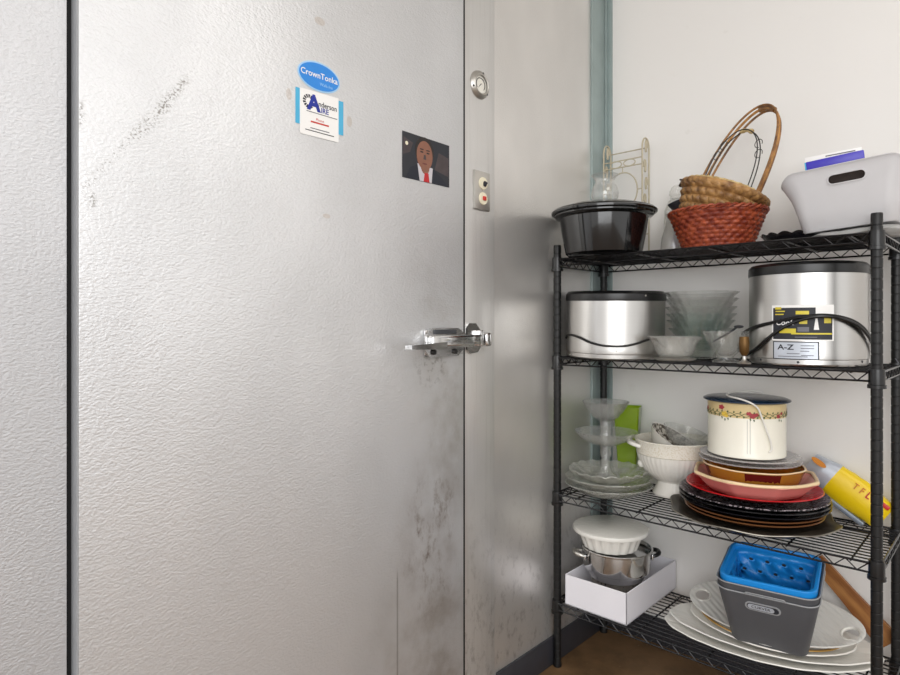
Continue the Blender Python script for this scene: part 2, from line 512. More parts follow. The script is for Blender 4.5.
# latch on the door
lat = MB()
lat.box((.023, -.92, 1.094), (.006, .150, .066), .002)
lat.loft([[Vector((x, y, z)) for y, z in ((-1.0, 1.075), (-.985, 1.056), (-.875, 1.056), (-.84, 1.085), (-.84, 1.114), (-.875, 1.132), (-.978, 1.132), (-1.0, 1.112))] for x in (.026, .034)])
la = lat.build('latch_body', M['chrome'], dr, 'chrome latch plate')
MB().box((.042, -.908, 1.097), (.022, .170, .034), .008, 3).box((.040, -.812, 1.100), (.018, .05, .026), .006, 3).build('latch_bar', M['chrome'], dr, 'chrome latch bar')
lv = MB()
lv.loft([[Vector((x, y, 1.086 + dz)) for x, dz in ((.040 + xo, -th), (.064 + xo, -th), (.064 + xo, th), (.040 + xo, th))] for y, th, xo in ((-.95, .010, .0), (-1.01, .008, .008), (-1.07, .006, .016), (-1.095, .005, .018))])
lv.build('latch_lever', M['chrome'], dr, 'chrome pull lever')
for y in (-.972, -.890):
    MB().lathe([(0, .006), (.007, .005), (.0075, 0)], 14, M4=Matrix.Translation((.0345, y, 1.069)) @ Matrix.Rotation(R(90), 4, 'Y')).build('screw', M['black_plastic'], dr, 'dark screw head')
MB().box((.036, -.928, 1.122), (.006, .085, .012), .002).build('latch_slot', M['dark_grey'], dr, 'dark slot in the latch')
MB().loft([[Vector((x, y, z)) for y, z in ((-.812, 1.07), (-.80, 1.058), (-.765, 1.062), (-.745, 1.085), (-.745, 1.118), (-.775, 1.145), (-.805, 1.145), (-.812, 1.13))] for x in (.004, .012)]
          ).build('strike_plate', M['chrome'], fr_, 'chrome strike plate')
MB().box((.020, -.741, 1.098), (.030, .026, .040), .007, 3).box((.018, -.768, 1.102), (.026, .014, .046), .004).build('strike_hook', M['chrome'], fr_, 'chrome strike hook')

# ------------------------------------------------------------------ things on the door and the frame
PL = Euler((R(90), 0, R(90)))                                   # x along the wall, y up, z out of the wall
def flat_text(parent, name, body, size, x, y, z, mat, bold=0.0, sx=1.0, shear=0.0, label=None):
    return MB().merge(text_mesh(body, size, 0, bold, sx, shear), lambda v: Vector((v.x + x, v.y + y, z))).build(name, mat, parent, label)
def flat_box(parent, name, x, y, z, wd, ht, mat, label=None, t=.0006):
    return MB().box((x, y, z), (wd, ht, t)).build(name, mat, parent, label)

ov = thing('oval_sticker', 'blue oval maker sticker with white lettering, above the white notice on the door', 'sticker', (.0203, -1.320, 1.690), PL)
MB().prism(ell(.056, .0325, 48), 0, .0007).build('backing', M['oval_edge'], ov, 'pale blue edge')
MB().prism(ell(.0525, .029, 48), .0007, .0012).build('oval_face', M['oval_blue'], ov)
flat_text(ov, 'lettering', 'CrownTonka', .0185, 0, .002, .0016, M['white_paper'], .0002, .98, label='white letters')
flat_text(ov, 'lettering', 'Walk-Ins', .0095, .018, -.0155, .0016, M['oval_edge'], 0, 1.0, label='small pale letters')

nt = thing('service_notice', 'white printed service notice over a blue card, below the blue oval sticker', 'notice', (.0203, -1.319, 1.606), PL)
MB().prism([(-.062, -.031), (.065, -.031), (.065, .046), (-.062, .046)], 0, .0006).build('blue_card', M['sky_blue'], nt, 'light blue card showing at both sides')
MB().prism([(-.0515, -.051), (.051, -.050), (.051, .0505), (-.0515, .0475)], .0007, .0013).build('white_sheet', M['white_paper'], nt)
MB().merge(text_mesh('A', .046, 0, .0022, 1.0), lambda v: Vector((v.x - .016, v.y + .021, .0018))).build('logo_letter', M['navy_print'], nt, 'large blue letter A')
ring = MB()
for k in range(10):
    a = R(60 + k * 27)
    ring.prism([(-.029 + rr * cos(a + d), .023 + rr * sin(a + d)) for rr, d in ((.008, -.16), (.0155, -.16), (.0155, .16), (.008, .16))], .0013, .0016)
ring.build('logo_fan', M['dark_print'], nt, 'dark grey fan wheel of the logo')
flat_text(nt, 'lettering', 'nderson', .0165, .021, .0235, .0018, M['dark_print'], .0002, .92)
flat_text(nt, 'lettering', 'IRE', .0165, .013, .0105, .0018, M['navy_print'], .0003, .95)
flat_box(nt, 'print_line', .006, .0015, .0015, .082, .0016, M['grey_print'])
flat_text(nt, 'lettering', 'Phone', .0085, 0, -.0125, .0018, M['red_print'], 0)
flat_box(nt, 'print_line', 0, -.0195, .0015, .048, .0034, M['red_print'], 'red number line')
flat_box(nt, 'print_line', 0, -.0335, .0015, .050, .0018, M['grey_print'])
flat_box(nt, 'print_line', 0, -.0395, .0015, .076, .0018, M['dark_print'])

# a plain portrait print: a person in a dark jacket against a dark room
ph = thing('portrait_photo', 'dark photo print of a person in a dark suit, taped to the door', 'photo', (.0203, -.9835, 1.571), PL)
MB().prism([(-.0865, -.0585), (.0865, -.0575), (.0865, .056), (-.0865, .0585)], 0, .0006).build('print_background', M['dark_print'], ph)
def blotch(mat, poly, z, name='print_shape', label=None):
    MB().prism(poly, .0006, z).build(name, mat, ph, label)
M['skin'] = plain('skin_print', '#8d5f4c', .5, var=.12, vscale=60)
M['suit'] = plain('suit_print', '#171c2a', .5, var=.1)
M['murk'] = plain('murky_print', '#4a4042', .5, var=.3, vscale=40)
M['shirt'] = plain('shirt_print', '#c9c5cb', .5)
M['hair'] = plain('hair_print', '#241d1b', .5)
blotch(M['murk'], [(.03, -.02), (.083, -.03), (.083, .02), (.045, .028)], .0008)
blotch(M['murk'], [(-.085, .0), (-.06, .01), (-.05, .035), (-.083, .045)], .0008)
blotch(M['suit'], [(-.075, -.0575), (.08, -.0575), (.06, -.038), (.02, -.018), (-.03, -.015), (-.06, -.028)], .0009, label='dark jacket')
blotch(M['shirt'], [(-.034, -.014), (-.026, -.0575), (.018, -.0575), (.022, -.018)], .0011, label='pale shirt collar')
blotch(M['red_plate'], [(-.008, -.034), (.006, -.034), (.01, -.0575), (-.012, -.0575)], .0013, label='dark red tie')
blotch(M['skin'], ell(.016, .02, 18, -.006, -.018), .0012)
blotch(M['hair'], ell(.034, .036, 28, -.008, .022), .0011, label='short dark hair')
blotch(M['skin'], ell(.029, .038, 28, -.008, .010), .0014, label='face')
for x in (-.019, .004):
    blotch(M['hair'], ell(.006, .002, 12, x, .018), .0017)
    blotch(M['hair'], ell(.0075, .0016, 12, x, .025), .0017)
blotch(plain('lip_print', '#6d3a33', .5), ell(.009, .0022, 12, -.008, -.011), .0017)
blotch(M['murk'], [(-.011, .012), (-.005, .012), (-.003, .0), (-.013, .0)], .0016)
blotch(M['ivory'], ell(.005, .005, 12, -.072, .03), .0012, label='small lit lamp in the picture')

gg = thing('dial_thermometer', 'round dial thermometer in a metal rim, high on the door frame', 'thermometer', (.0041, -.751, 1.838), PL)
MB().lathe([(.026, .010), (.030, .012), (.0395, .005), (.041, 0)], 40, caps=(False, False)).build('rim', M['steel'], gg, 'worn metal rim')
MB().lathe([(0, .005), (.0275, .005), (.0275, .0)], 32).build('dial', M['dial_white'], gg, 'white dial')
MB().tube([(.019 * cos(R(a)), .019 * sin(R(a)), .0055) for a in range(-40, 230, 15)], .0012, 6).build('scale_mark', M['dark_print'], gg)
MB().prism([(-.012, -.012), (.002, .004), (.004, .002)], .0055, .0062).build('needle', M['dark_print'], gg, 'dark pointer')
for a in (75, 200, 320):
    MB().lathe([(0, .0098), (.0035, .009), (.0038, .006)], 10, c=(.0345 * cos(R(a)), .0345 * sin(R(a)), 0)).build('screw', M['dark_grey'], gg)

sw = thing('switch_plate', 'steel switch plate with two round ivory buttons, above the latch on the door frame', 'switch', (.0041, -.744, 1.531), PL)
MB().box((0, 0, .0035), (.071, .113, .007), .003, 2).build('plate', M['steel'], sw)
for y, nm in ((.021, 'toggle'), (-.023, 'pilot_lamp')):
    k = MB().lathe([(.0185, .007), (.0175, .010), (.012, .0105), (0, .0105)], 28, c=(.002, y, 0)).build('button', M['ivory'], sw, 'round ivory button')
    if nm == 'toggle': MB().box((.003, y - .002, .014), (.008, .014, .012), .002, rot=Euler((R(35), 0, 0))).build('toggle', M['dark_print'], k, 'small dark toggle')
    else: MB().box((.003, y, .0125), (.013, .012, .005), .0015).build('pilot_lamp', M['red_print'], k, 'red square lamp')

# ------------------------------------------------------------------ wire shelving unit
X0, X1, YF, YB = .0230, .911, -.3677, -.0561
SZ = (1.361, 1.0327, .580, .219)
ZT = 1.4055
unit = thing('shelving_unit', 'black four-tier wire shelving unit standing in the corner', 'shelf', (0, 0, 0))
def post_mesh():
    b = MB()
    prof = [(.0, .0), (.0135, .0), (.0145, .006), (.0125, .018), (.0125, .022)]
    z = .03
    while z < ZT - .02:
        prof += [(.0126, z - .0020), (.0116, z - .0009), (.0116, z + .0009), (.0126, z + .0020)]
        z += .0254
    prof += [(.0126, ZT - .003), (.0116, ZT), (0, ZT)]
    return b.lathe(prof, 20).mesh('post', M['post_black'], 30)
pm = post_mesh()
for x in (X0, X1):
    for y in (YF, YB):
        o = bpy.data.objects.new('post', pm); C.objects.link(o); o.parent = unit; o.location = (x, y, 0)
def wire_shelf_mesh():
    b = MB()
    ya, yb = YF - .012, YB + .012
    xa, xb = X0 - .008, X1 + .010
    H = .022
    def truss(p, q, per=.049):
        p = Vector(p); q = Vector(q); L = (q - p).length; n = max(2, round(L / per)) * 2
        b.tube([p, q], .0030, 8)
        b.tube([p - Vector((0, 0, H)), q - Vector((0, 0, H))], .0026, 8)
        b.tube([p.lerp(q, i / n) - Vector((0, 0, H if i % 2 else 0)) for i in range(n + 1)], .0019, 6)
    truss((X0 + .014, ya, 0), (X1 - .014, ya, 0)); truss((X0 + .014, yb, 0), (X1 - .014, yb, 0))
    truss((xa, YF + .014, 0), (xa, YB - .014, 0)); truss((xb, YF + .014, 0), (xb, YB - .014, 0))
    n = 13
    for i in range(n):
        y = ya + (yb - ya) * (i + 1) / (n + 1)
        m_ = .012 if abs(y - YF) < .02 or abs(y - YB) < .02 else 0
        b.tube([(xa + m_ * 1.4, y, .0012), (xb - m_ * 1.4, y, .0012)], .0018, 6)
    for x in (.10, .31, .52, .72, .86):
        b.tube([(x, ya, -.003), (x, yb, -.003)], .0026, 6)
    return b.mesh('wire_shelf', M['wire_black'])
def collar_mesh():
    return MB().lathe([(.0131, .006), (.0165, .006), (.0172, 0), (.0172, -.030), (.0195, -.031), (.0195, -.039), (.0131, -.039)], 24, wrap=True).mesh('collar', M['black_plastic'], 30)
wm, cm = wire_shelf_mesh(), collar_mesh()
for z in SZ:
    o = bpy.data.objects.new('wire_shelf', wm); C.objects.link(o); o.parent = unit; o.location = (0, 0, z - .003)
    for x in (X0, X1):
        for y in (YF, YB):
            c_ = bpy.data.objects.new('collar', cm); C.objects.link(c_); c_.parent = o; c_.location = (x, y, 0)

Z1, Z2, Z3, Z4 = [z + .0005 for z in SZ]
FWD = R(42.808)                         # the room is seen along this heading; used to turn handles and spouts

# ------------------------------------------------------------------ top shelf
pot = thing('roasting_pot', 'large black lidded roasting pot at the left end of the top shelf', 'pot', (.176, -.335, Z1))
MB().lathe([(0, 0), (.112, 0), (.120, .006), (.132, .07), (.139, .118), (.150, .121), (.156, .126), (.156, .130), (.136, .130), (.128, .07), (.115, .008), (0, .006)], 64).build('body', M['black_gloss'], pot)
lid = MB().lathe([(.158, .131), (.165, .134), (.166, .140), (.160, .143), (.158, .147), (.148, .150), (.128, .154), (.118, .159), (.108, .161), (0, .1635)], 64).build('lid', M['black_gloss'], pot)

va = MB().lathe([(.0, .0), (.030, .0), (.034, .004), (.042, .022), (.0435, .035), (.038, .055), (.030, .068), (.029, .074), (.035, .086), (.043, .093), (.0415, .0945), (.033, .086),
                 (.0272, .074), (.0285, .067), (.036, .054), (.0415, .035), (.040, .022), (.032, .006), (0, .005)], 40)
solo('glass_vase', va, M['vase_glass'], 'small clear glass vase with flared lip standing on the lid of the black pot', 'vase', (.186, -.345, Z1 + .1625))

rk = thing('plate_rack', 'cream wire plate rack with scrolls and a ring, behind the black pot', 'rack', (.122, -.075, Z1))
hw, zt, dd = .074, .432, .026
for sx_ in (-1, 1):
    b = MB()
    for yy in (-dd, dd):
        b.tube([(sx_ * hw, yy, .001), (sx_ * hw, yy, zt - .035)], .0030, 6)
    # curling scrolls up the side panel
    for z0, k in ((.40, 1), (.33, -1), (.27, 1), (.21, -1), (.15, 1)):
        b.tube([(sx_ * hw, k * (.010 - .0010 * i) * cos(i * .62) + .004 * k, z0 + .030 * sin(i * .62) * (1 - .06 * i)) for i in range(12)], .0033, 6)
    b.tube([(sx_ * hw, dd * cos(a), zt - .035 + .035 * sin(a)) for a in [pi * i / 10 for i in range(11)]], .0032, 6)
    b.build('side_panel', M['white_wire'], rk)
for yy, z in ((-dd, .362), (-dd, .338), (dd, .405), (-dd, .10), (dd, .1)):
    MB().tube([(-hw, yy, z), (hw, yy, z)], .0022, 6).build('cross_wire', M['white_wire'], rk)
for cx in (-.026, .026):
    b = MB().tube([(cx + .022 * cos(a), -dd, .350 + .0115 * sin(a)) for a in [2 * pi * i / 20 for i in range(20)]], .0020, 6, closed=True)
    b.build('oval_scroll', M['white_wire'], rk)
b = MB().tube([(.056 * cos(a), -dd, .252 + .066 * sin(a)) for a in [2 * pi * i / 36 for i in range(36)]], .0024, 6, closed=True)
b.tube([(0, -dd, .318), (0, -dd, .338)], .0018, 6)
b.tube([(-hw, -dd, .252), (-.056, -dd, .252)], .0018, 6); b.tube([(.056, -dd, .252), (hw, -dd, .252)], .0018, 6)
b.build('ring', M['white_wire'], rk)

# white vase with violet flowers, glass decanter, dark bottle, all between pot and basket
fv = thing('flower_vase', 'white vase painted with violet flowers, left of the red-brown basket', 'vase', (.335, -.165, Z1))
MB().lathe([(0, 0), (.040, 0), (.043, .01), (.038, .06), (.026, .10), (.021, .125), (.025, .137), (.022, .137), (.018, .12), (0, .11)], 36).build('body', M['milk_glass'], fv)
b = MB(); b2 = MB()
th0 = math.atan2(-1.9, .85)
for (x, z, q) in ((.004, .026, .007), (-.004, .034, .007), (.007, .042, .008), (-.003, .050, .007), (.002, .060, .0065), (.010, .03, .006), (-.009, .028, .005), (.004, .075, .005)):
    r_ = .0405 - z * .08 - max(0, z - .055) * .28 + .0015
    b.cylpatch(r_, th0, z, [(x + q * (1 + .3 * cos(3 * a)) * cos(a), q * .8 * (1 + .3 * cos(3 * a)) * sin(a)) for a in [2 * pi * i / 12 for i in range(12)]])
for x in (-.012, -.004, .006, .013):
    b2.cylpatch(.0415, th0, .014, [(x - .002, -.008), (x + .002, -.008), (x + .003, .004), (x, .014), (x - .003, .004)])
b.build('flowers', M['violet'], fv, 'violet painted flowers'); b2.build('leaves', M['stem_green'], fv, 'green painted leaves')
dc = thing('glass_decanter', 'clear glass decanter with swirled stopper, partly hidden behind the natural wicker basket', 'decanter', (.305, -.075, Z1))
MB().lathe([(0, 0), (.036, 0), (.040, .01), (.040, .13), (.038, .165), (.026, .195), (.016, .205), (.0145, .205), (.024, .193), (.036, .163), (.037, .012), (0, .006)], 40).build('body', M['vase_glass'], dc)
MB().lathe([(0, .200), (.014, .202), (.020, .208), (.018, .214), (.024, .219), (.021, .226), (.022, .231), (.017, .237), (.017, .242), (.008, .250), (0, .252)], 36,
           dz=lambda th, i: .003 * sin(th)).build('stopper', M['frost_glass'], dc, 'swirled glass stopper')
db = solo('small_dark_saucer', MB().lathe([(0, 0), (.022, 0), (.03, .004), (.042, .030), (.040, .031), (.028, .007), (0, .004)], 36), M['dark_grey'],
          'small dark grey bowl tucked between the decanter and the red-brown basket', 'bowl', (.375, -.185, 1.505), (R(8), R(-14), 0))
db.name = 'small_dark_bowl'

# red-brown wicker basket
def weave(b, rows, z0, z1, r0, r1, k, A, n, M4=None, twist=0.0, curve=0.0):
    prof = []
    per = 5
    for i in range(rows * per + 1):
        f = i / (rows * per)
        prof.append((r0 + (r1 - r0) * (f ** (1 - curve)), z0 + (z1 - z0) * f))
    def fr(th, i):
        row, q = divmod(i, per)
        if twist:
            return 1 + A * (sin(pi * q / per) ** .6) * (abs(sin(.5 * k * th + .5 * pi * row + twist * q / per)) ** .55) / r1
        return 1 + (A * sin(pi * q / per) * (.35 + .65 * sin(k * th + pi * row)) + .2 * A * sin(pi * q / per)) / r1
    b.lathe(prof, n, fr=fr, M4=M4)
    return prof
rb = thing('wicker_basket', 'round red-brown wicker basket at the bottom of the basket stack', 'basket', (.487, -.21, Z1))
b = MB(); weave(b, 9, .004, .112, .095, .134, 26, .0045, 208)
b.lathe([(.0, .005), (.094, .005)], 48)
b.build('woven_side', M['red_wicker'], rb)
b = MB()
for ph_ in (0, pi):
    b.tube([((.136 + .003 * cos(a * 20 + ph_)) * cos(a), (.136 + .003 * cos(a * 20 + ph_)) * sin(a), .116 + .004 * sin(a * 20 + ph_)) for a in [2 * pi * i / 200 for i in range(200)]], .0036, 6, closed=True)
b.build('rim', M['red_wicker'], rb)
MB().lathe([(.0, 0), (.092, 0), (.096, .004), (.092, .008), (0, .008)], 48).build('base', M['red_wicker'], rb)

# natural basket nested in it, leaning to the right
ax_t = (Matrix.Rotation(R(-42.808 + 90), 4, 'Z'))
tilt = Matrix.Rotation(FWD, 4, 'Z') @ Matrix.Rotation(R(19), 4, 'Y') @ Matrix.Rotation(R(6), 4, 'X') @ Matrix.Rotation(-FWD, 4, 'Z')
nb = thing('natural_basket', 'natural splint basket with a tall looped cane handle, leaning in the red-brown basket', 'basket', (.472, -.216, Z1 + .074), tilt.to_euler())
b = MB(); weave(b, 5, .0, .112, .093, .121, 26, .011, 312, twist=.9)
b.lathe([(0, .002), (.098, .002)], 40)
b.build('woven_side', M['tan_wicker'], nb)
b = MB()
b.lathe([(.1225 + .007 * cos(a), .108 + .009 * sin(a)) for a in [2 * pi * i / 10 for i in range(10)]], 90, wrap=True, fr=lambda th, i: 1 + .018 * sin(th * 34))
b.build('rim', M['tan_wicker'], nb)
hd = R(-14)                               # the plane of the loop, seen obliquely
hx, hy = cos(hd), sin(hd)
def loop_path(rad, z0, h, lean, dx=0.0, n=40, tw=0.0):
    pts = []
    for i in range(n + 1):
        a = pi * i / n
        s_ = cos(a); zz = sin(a) ** .8
        rr = rad * s_ * (1 + .10 * sin(a))
        ox = lean * zz
        pts.append(Vector((-rr * hx + ox * .735 + dx * hy + tw * cos(a * 3), -rr * hy + ox * .68 - dx * hx, z0 + h * zz)))
    return pts
for dx, mt, q in ((-.012, 'rattan', .0036), (.0, 'rattan_light', .004), (.011, 'rattan', .0034)):
    MB().tube(smooth_path(loop_path(.098 + .004 * dx / .01, .02, .362 + dx * .3, .030, dx * 1.2), 2), q, 8).build('cane_handle', M[mt], nb)
b = MB()
top = loop_path(.098, .02, .362, .030)[17:24]
b.tube(top, .0078, 8, rf=lambda f: 1 + .12 * sin(f * 50)); b.build('handle_wrap', M['rattan'], nb)
MB().tube([(-.128, -.03, .100), (-.118, -.045, .112), (-.105, -.06, .116)], .0055, 6).tube([(-.142, -.018, .122), (-.118, -.045, .116)], .003, 6).build('tie_stick', M['bark'], nb, 'dark twig at the rim')
# small straw basket with wire handle nested in the natural one
sb = thing('straw_basket', 'small pale straw basket with a scrolled wire handle, inside the natural splint basket', 'basket', (.472, -.216, Z1 + .086), tilt.to_euler())
b = MB(); weave(b, 8, .0, .100, .075, .103, 24, .004, 170)
b.lathe([(0, .001), (.075, .001)], 40); b.build('woven_side', M['pale_straw'], sb)
b = MB()
b.lathe([(.105 + .008 * cos(a), .104 + .010 * sin(a)) for a in [2 * pi * i / 10 for i in range(10)]], 110, wrap=True, fr=lambda th, i: 1 + .03 * sin(th * 30 + i * .6))
b.build('rim', M['pale_straw'], sb)
for dx in (-.008, .008):
    MB().tube(loop_path(.078, .09, .20, .0, dx), .0017, 6).build('wire_handle', M['dark_wire'], sb)
lp = loop_path(.078, .09, .20, .0, 0)
for i in (7, 10, 29, 32):
    c0 = lp[i]
    MB().tube([c0 + Vector((.011 * cos(a) * hx, .011 * cos(a) * hy, .013 * sin(a))) for a in [5.2 * j / 14 for j in range(15)]], .0012, 5).build('wire_scroll', M['dark_wire'], sb)
MB().tube(loop_path(.078, .09, .20, .0, 0)[17:24], .0062, 8, rf=lambda f: 1 + .25 * sin(f * 9)).build('handle_wrap', M['pale_straw'], sb, 'pale straw binding')

# pale grey storage bin, tipped a little by what lies under it
gb = thing('storage_bin', 'pale grey plastic storage bin with a slot handle, right end of the top shelf', 'bin', (.842, -.235, Z1 + .027), (R(2.5), R(-4.0), R(0)))
def dip(l, q):
    for p in l:
        f = abs(p.y) / .113
        p.z -= q * (1 - min(1, f) ** 3) * min(1, abs(p.x) / .12) ** 2
        p.z += q * .25 * (1 - (p.x / .14) ** 2) * min(1, f)
    return l
def bin_loops(off):
    L = []
    for z, wd, dp, r in ((.0, .198, .165, .022), (.004, .206, .172, .026), (.05, .222, .192, .03), (.10, .242, .208, .034), (.140, .272, .220, .038), (.148, .279, .225, .04), (.150, .280, .227, .04)):
        L.append(dip(rrect(wd - 2 * off, dp - 2 * off, r - off * .6, z + (0.003 if off and z < .01 else 0), 9), .034 * max(0, (z - .04) / .11)))
    return L
o_, i_ = bin_loops(0), bin_loops(.0028)
b = MB().rings(o_ + i_[::-1], (True, True))
body = b.build('body', M['grey_bin'], gb)
ct = MB().loft([[Vector((p.x + .012, y, p.y + .121)) for p in rrect(.078, .021, .0104, 0, 6)] for y in (-.16, -.06)])
cut(body, ct)
MB().rings([[Vector((p.x + .012, y - p.y * .10, p.y + .121)) for p in rrect(.078 + q, .021 + q, .0104 + q / 2.1, 0, 6)] for y, q in ((-.1050, .0), (-.1095, .0), (-.1095, .005), (-.1050, .005))], wrap=True).build('handle_rim', M['grey_bin'], gb)
MB().rings([dip(rrect(a_, b_, r_, z_, 9), .034) for a_, b_, r_, z_ in ((.276, .223, .038, .150), (.280, .227, .04, .1525), (.2835, .2305, .042, .151), (.280, .227, .04, .148))], wrap=True).build('rim', M['grey_bin'], gb)
px_ = thing('violet_box', 'violet printed carton lying in the pale grey bin', 'box', (.800, -.225, 1.552), (R(4), R(-6), R(8)))
MB().box((0, 0, .021), (.132, .05, .026), .003).build('carton', M['purple'], px_)
MB().box((-.066, -.027, .021), (.003, .008, .022), .001).build('end_flap', M['sky_blue'], px_, 'pale torn end flap')
MB().box((.01, .0, .0), (.06, .05, .014), .002).build('folded_flap', M['violet'], px_)
solo('brown_pouch', MB().box((0, 0, 0), (.16, .10, .085), .018, 4), plain('brown_cloth', '#2a1f1a', .8, bump=.4), 'dark brown pouch inside the pale grey bin, seen through its slot handle', 'pouch', (.846, -.276, 1.484), (R(2), R(-3), R(3)))
b = MB(); b.box((0, 0, .055), (.135, .0014, .11), .0004)
pp = thing('paper_sheet', 'white sheet of paper standing up behind the violet carton in the grey bin', 'paper', (.785, -.165, 1.508), (R(-6), R(-3), R(4)))
b.build('sheet', M['white_paper'], pp)
MB().box((.018, -.0012, .103), (.07, .0008, .003)).build('print_line', M['grey_print'], pp, 'grey printed line')

b = MB()
n_ = 34
lp_ = []
for z, q in ((0, .92), (.006, 1.0), (.014, .9), (.018, .55), (.017, 0)):
    lp_.append([Vector((.125 * q * (1 + .07 * sin(3 * t_) + .04 * sin(7 * t_ + q * 3)) * cos(t_), .085 * q * (1 + .1 * sin(5 * t_ + z * 90)) * sin(t_), z * (1 + .45 * cos(t_)) + .003 * q * sin(4 * t_ + q * 5) * (z > .003))) for t_ in [2 * pi * i / n_ for i in range(n_)]])
solo('plastic_bag', b.loft(lp_), M['grey_bag'], 'flattened grey plastic bag under the pale grey bin', 'bag', (.855, -.265, Z1 + .001), ang=70)
tr = MB().lathe([(0, .0), (.045, 0), (.062, .005), (.074, .018), (.0755, .0205), (.071, .0185), (.060, .008), (0, .003)], 108, fr=lambda th, i: 1 + (.05 * abs(sin(th * 7)) if i in (3, 4, 5) else 0), dz=lambda th, i: .006 * abs(sin(th * 7)) if i in (3, 4, 5) else 0)
solo('scalloped_tray', tr, M['black_plate'], 'thin black dish with a scalloped edge, left of the pale grey bin', 'dish', (.70, -.245, Z1 + .002))

# ------------------------------------------------------------------ second shelf: two steel cookers and glassware
def cooker(name, label, loc, rot, r, h, cat='cooker'):
    t_ = thing(name, label, cat, loc, rot)
    MB().lathe([(r * .96, .0), (r * .985, .004), (r * .985, .016), (r, .018), (r * 1.002, .030), (r, .034), (r, h - .028), (r * .985, h - .027)], 96).build('body', M['brushed'], t_)
    MB().lathe([(0, 0.001), (r * .96, 0), (r * .97, .006), (0, .006)], 64).build('foot', M['black_plastic'], t_)
    MB().lathe([(r * .98, h - .030), (r * 1.012, h - .030), (r * 1.018, h - .024), (r * 1.012, h - .008), (r * .96, h), (r * .90, h + .0015), (r * .86, h - .003), (0, h - .001)], 96).build('lid', M['black_plastic'], t_, 'black lid')
    return t_
ck = cooker('steel_cooker', 'shorter stainless cooker with black lid at the left end of the second shelf', (.176, -.262, Z2 + .0035), (R(1.4), R(1.4), 0), .157, .212)
f0 = math.atan2(-2.128 + .262, 1.164 - .176)
pts = [(.160, -75, .060), (.162, -66, .071), (.162, -52, .071), (.162, -40, .064), (.162, -28, .053), (.162, -14, .045), (.162, 0, .043), (.162, 12, .045), (.162, 24, .052), (.162, 36, .062), (.163, 46, .066), (.164, 56, .05), (.162, 70, .035)]
MB().tube(smooth_path([(q * cos(f0 + R(a)), q * sin(f0 + R(a)), z) for q, a, z in pts], 4), .0034, 8).build('power_cord', M['black_plastic'], ck, 'black power cord')
for a, z in ((34, .198), (-62, .008), (24, .024), (2, .030)):
    MB().lathe([(0, .0018), (.0028, .001), (.003, 0)], 10, M4=Matrix.Translation(((.1605 if z > .1 else .1575) * cos(f0 + R(a)), (.1605 if z > .1 else .1575) * sin(f0 + R(a)), z)) @ Matrix.Rotation(f0 + R(a), 4, 'Z') @ Matrix.Rotation(R(90), 4, 'Y')).build('screw', M['steel'], ck)

r2 = .144
ck2 = cooker('steel_cooker', 'taller stainless cooker with printed black label, at the right of the second shelf', (.727, -.205, Z2 + .001), (0, 0, 0), r2, .270)
f0 = math.atan2(-2.128 + .205, 1.164 - .727)
zz0 = Z2 + .001
bl = MB().cylrect(r2 + .0010, f0 + R(-4.8), 1.146 - zz0, .146, .092).build('label', M['white_paper'], ck2, 'white edge of the upper label')
MB().cylrect(r2 + .0014, f0 + R(-4.8), 1.144 - zz0, .139, .082).build('label_print', M['dark_print'], bl, 'black printed face')
def wrap(parent, name, body, size, x, z, mat, bold=0, sx=1.0, shear=0, lift=.0019, f=None):
    ff = f0 if f is None else f
    MB().merge(text_mesh(body, size, 0, bold, sx, shear), lambda v: Vector(((r2 + lift) * cos(ff + (v.x + x) / r2), (r2 + lift) * sin(ff + (v.x + x) / r2), v.y + z))).build(name, mat, parent)
def wbar(parent, x, z, wd, ht, mat, lift=.0018, name='print_bar', label=None):
    MB().cylrect(r2 + lift, f0 + x / r2, z, wd, ht).build(name, mat, parent, label)
xc = R(-4.8) * r2
ylw = plain('yellow_print', '#d8c63a', .4)
zl = 1.146 - zz0
wbar(bl, xc + .052, zl + .030, .042, .026, M['white_paper'], .0017, label='white corner of the label')
wrap(bl, 'lettering', 'Cook', .019, xc - .040, zl + .0, M['white_paper'], .0004, 1.0, .25)
for (x, z, wd, ht, mt) in ((-.055, .038, .016, .006, ylw), (-.050, .030, .024, .003, ylw), (-.052, .022, .022, .003, ylw), (.004, .006, .018, .018, ylw), (.058, .010, .016, .022, ylw),
                           (-.032, -.021, .040, .012, ylw), (.022, -.028, .092, .004, ylw), (.004, -.017, .026, .012, M['grey_print']), (.002, .026, .03, .009, ylw), (.01, -.037, .05, .0022, M['grey_print'])):
    wbar(bl, xc + x, zl + z, wd, ht, mt)
MB().cylpatch(r2 + .0019, f0 + (xc + .033) / r2, zl, [(-.006, -.018), (.006, -.018), (.0015, .016), (-.0015, .016)]).build('print_cone', M['white_paper'], bl)
xw = R(-10.7) * r2
zw = 1.074 - zz0
wl = MB().cylrect(r2 + .0010, f0 + xw / r2, zw, .110, .047).build('label', M['dark_print'], ck2, 'dark frame of the lower label')
wbar(wl, xw, zw, .104, .042, M['silver_film'], .0014, 'label_print', 'silvery white face')
wrap(wl, 'lettering', 'A-Z', .019, xw - .022, zw + .008, M['dark_print'], .0004, 1.25)
for x, z, wd in ((.028, .013, .030), (.028, .006, .030), (.022, -.001, .020), (-.004, -.008, .03), (-.006, -.0155, .07), (.028, -.012, .028)):
    wbar(wl, xw + x, zw + z, wd, .0018, M['grey_print'])
def cord2(pts_):
    return smooth_path([(q * cos(f0 + R(a)), q * sin(f0 + R(a)), z - zz0) for q, a, z in pts_], 5)
ra = r2 + .0055
b = MB()
